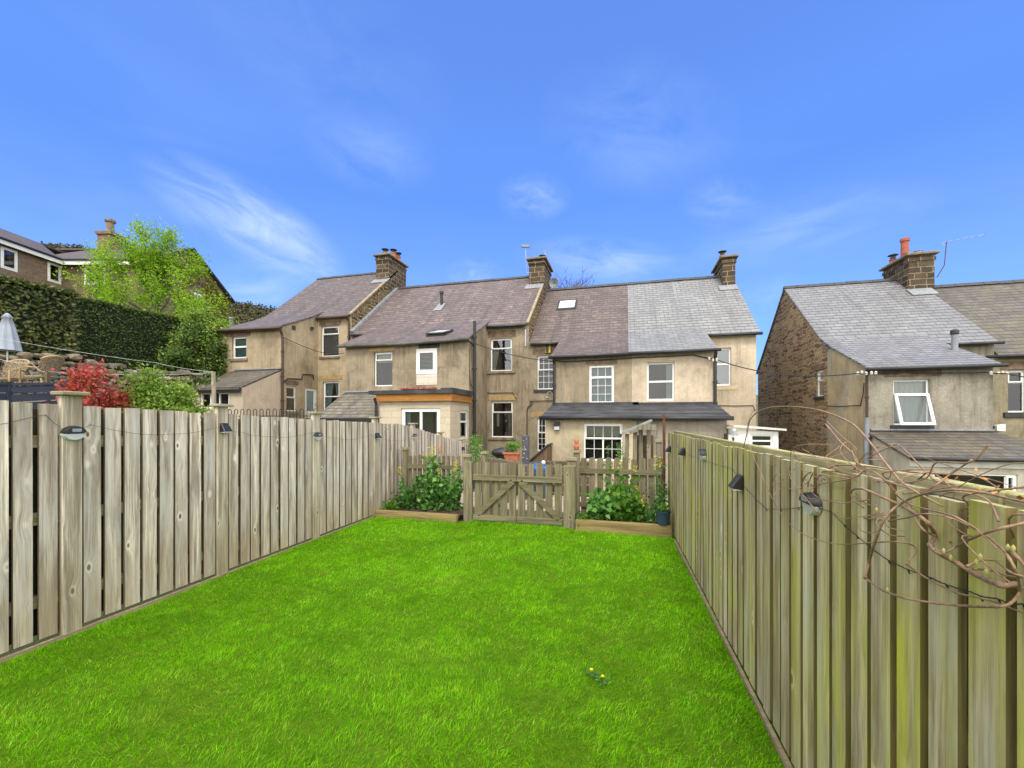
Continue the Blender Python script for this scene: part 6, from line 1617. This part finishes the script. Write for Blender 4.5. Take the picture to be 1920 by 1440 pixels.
# ------------------------------------------------------------------ camera, sky, sun
cd = bpy.data.cameras.new('camera'); co = bpy.data.objects.new('camera', cd); C.objects.link(co)
co.location = (0,0,EYE); co.rotation_euler = (PI/2,0,TH); cd.sensor_width = 36; cd.lens = 36*F/1920
cd.shift_y = (HZ-720)/1920; cd.clip_start = .05; cd.clip_end = 3000
scene.camera = co
SUN_EL, SUN_AZ = math.radians(52), math.radians(170)     # azimuth measured clockwise from +Y
wd = bpy.data.worlds.new('World'); scene.world = wd; wd.use_nodes = True
nt = wd.node_tree; N = nt.nodes; L = nt.links; bg = N['Background']; bg.inputs['Strength'].default_value = .1
class WT(NT):
    def __init__(s): s.t = nt; s.n = N; s.l = L
w = WT()
sky = N.new('ShaderNodeTexSky'); sky.sky_type = 'NISHITA'; sky.sun_disc = False; sky.sun_elevation = SUN_EL; sky.sun_rotation = SUN_AZ
sky.altitude = 200; sky.air_density = 1.2; sky.dust_density = .6; sky.ozone_density = 2.5
tc = N.new('ShaderNodeTexCoord').outputs['Generated']
s_ = w.sep(tc); el = s_[2]
blue = w.mix(1., sky.outputs[0], (SKYR,SKYG,SKYB), 'MULTIPLY')
blue = w.mix(1., blue, w.ramp(el, [(.0,(.46,.58,.86)),(.2,(.44,.57,.86)),(.34,(.62,.68,.95)),(.52,(.98,.98,1.)),(.72,(1.15,1.10,1.1))]), 'MULTIPLY')
# thin wisps of cirrus, mapped on a flat layer high above
zc = w.math('MAXIMUM', el, .06)
uvx = w.math('DIVIDE', s_[0], zc); uvy = w.math('DIVIDE', s_[1], zc); pl = w.comb(uvx, uvy)
warp = w.vadd(pl, w.vmul(w.noise(pl, .8, 3, out='Color'), (1.2,1.2,0)))
wisp = w.noise(w.vmul(warp, (.55,1.15,1)), 1., 7, .56, .35)
region = w.noise(pl, .42, 2, .5)
wf = w.math('MULTIPLY', w.rng(wisp, .47, .75), w.rng(region, .42, .62), clamp=True)
def puff(px_, py_, rad, amt, stretch):
    d = cam((px_-960)/F, 1, -(py_-HZ)/F)-cam(0,0,0); d.normalize()
    n_ = N.new('ShaderNodeVectorMath'); n_.operation = 'SUBTRACT'; L.new(tc, n_.inputs[0]); n_.inputs[1].default_value = d
    r_ = Vector((CT,ST,0)); u_ = d.cross(r_)*-1; u_.normalize(); r_ = u_.cross(d)
    a = math.radians(stretch[1]); e1 = r_*math.cos(a)+u_*math.sin(a)*-1*-1; e2 = u_*math.cos(a)-r_*math.sin(a)
    if e1.z and 0: pass
    def dot(v, k):
        x = N.new('ShaderNodeVectorMath'); x.operation = 'DOT_PRODUCT'; L.new(n_.outputs[0], x.inputs[0]); x.inputs[1].default_value = v*k; return x.outputs['Value']
    a1 = w.math('MULTIPLY', dot(e1,1/(rad*stretch[0])), 1.); a2 = dot(e2,1/rad)
    q = w.math('SQRT', w.math('ADD', w.math('MULTIPLY',a1,a1), w.math('MULTIPLY',a2,a2)))
    fal = w.rng(q, 1., 0., 0, 1)
    nz = w.noise(w.comb(a1,a2,stretch[1]+px_), 1.3, 6, .6, .6)
    return w.math('MULTIPLY', w.math('MULTIPLY', fal, w.rng(nz,.34,.74)), amt)
tot = w.math('MULTIPLY', wf, .10)
for args in ((480,425,.075,1.0,(2.5,34)),(560,470,.05,.5,(2.2,30)),(1000,370,.05,.5,(1.7,0)),(1190,240,.12,.30,(1.6,8)),(700,285,.08,.30,(1.6,10)),(1350,378,.05,.35,(1.6,0)),(1130,490,.055,.7,(3.6,4)),(1490,430,.07,.35,(3.,-14)),(470,545,.06,.55,(2.5,-8)),(890,515,.04,.45,(1.8,0)),(620,110,.14,.14,(1.6,25)),(1440,560,.05,.3,(2,-5))):
    tot = w.math('ADD', tot, puff(*args))
tot = w.math('MINIMUM', tot, .85)
hz = w.rng(el, .05, .45, .55, .0)
vis = w.mix(w.math('MAXIMUM', tot, 0.), w.mix(hz, blue, (3.5,5.9,9.5)), (5.6,7.0,9.2))
# bright clouds added overhead and behind, out of view, to soften the light
fwd = Vector((-ST,CT,0))
x = N.new('ShaderNodeVectorMath'); x.operation = 'DOT_PRODUCT'; L.new(tc, x.inputs[0]); x.inputs[1].default_value = fwd
nb = w.math('MULTIPLY', w.math('SUBTRACT', w.noise(w.vadd(tc, w.vmul(w.noise(tc,2.,4,out='Color'),(.5,.5,.5))), 3.5, 8, .7), .5), .75)
back = w.rng(w.math('ADD', x.outputs['Value'], nb), .36, .02, 0, 1); over = w.rng(w.math('ADD', el, w.math('MULTIPLY', nb, -.25)), .80, .95, 0, 1)
cm = w.math('MAXIMUM', back, over)
cn_ = w.noise(tc, 2.2, 6, .6, .3)
fill_cloud = w.ramp(cn_, [(.3,(.62,.64,.68)),(.7,(1.,.98,.95))]); fill_cloud = w.mix(1., fill_cloud, (CL,CL*.985,CL*.95), 'MULTIPLY')
fin = w.mix(cm, vis, fill_cloud)
L.new(fin, bg.inputs['Color'])
ld = bpy.data.lights.new('sun','SUN'); lo = bpy.data.objects.new('sun', ld); C.objects.link(lo)
ld.energy = SUNE; ld.angle = math.radians(14); ld.color = (1,.95,.86)
dv = Vector((math.sin(SUN_AZ)*math.cos(SUN_EL), math.cos(SUN_AZ)*math.cos(SUN_EL), math.sin(SUN_EL)))
lo.rotation_euler = dv.to_track_quat('Z','Y').to_euler(); lo.location = (5,-10,20)
vs = scene.view_settings; vs.view_transform = 'Standard'; vs.look = 'None'; vs.exposure = .4; vs.gamma = 1
scene.render.engine = 'CYCLES'
cy = scene.cycles; cy.transparent_max_bounces = 12; cy.max_bounces = 6
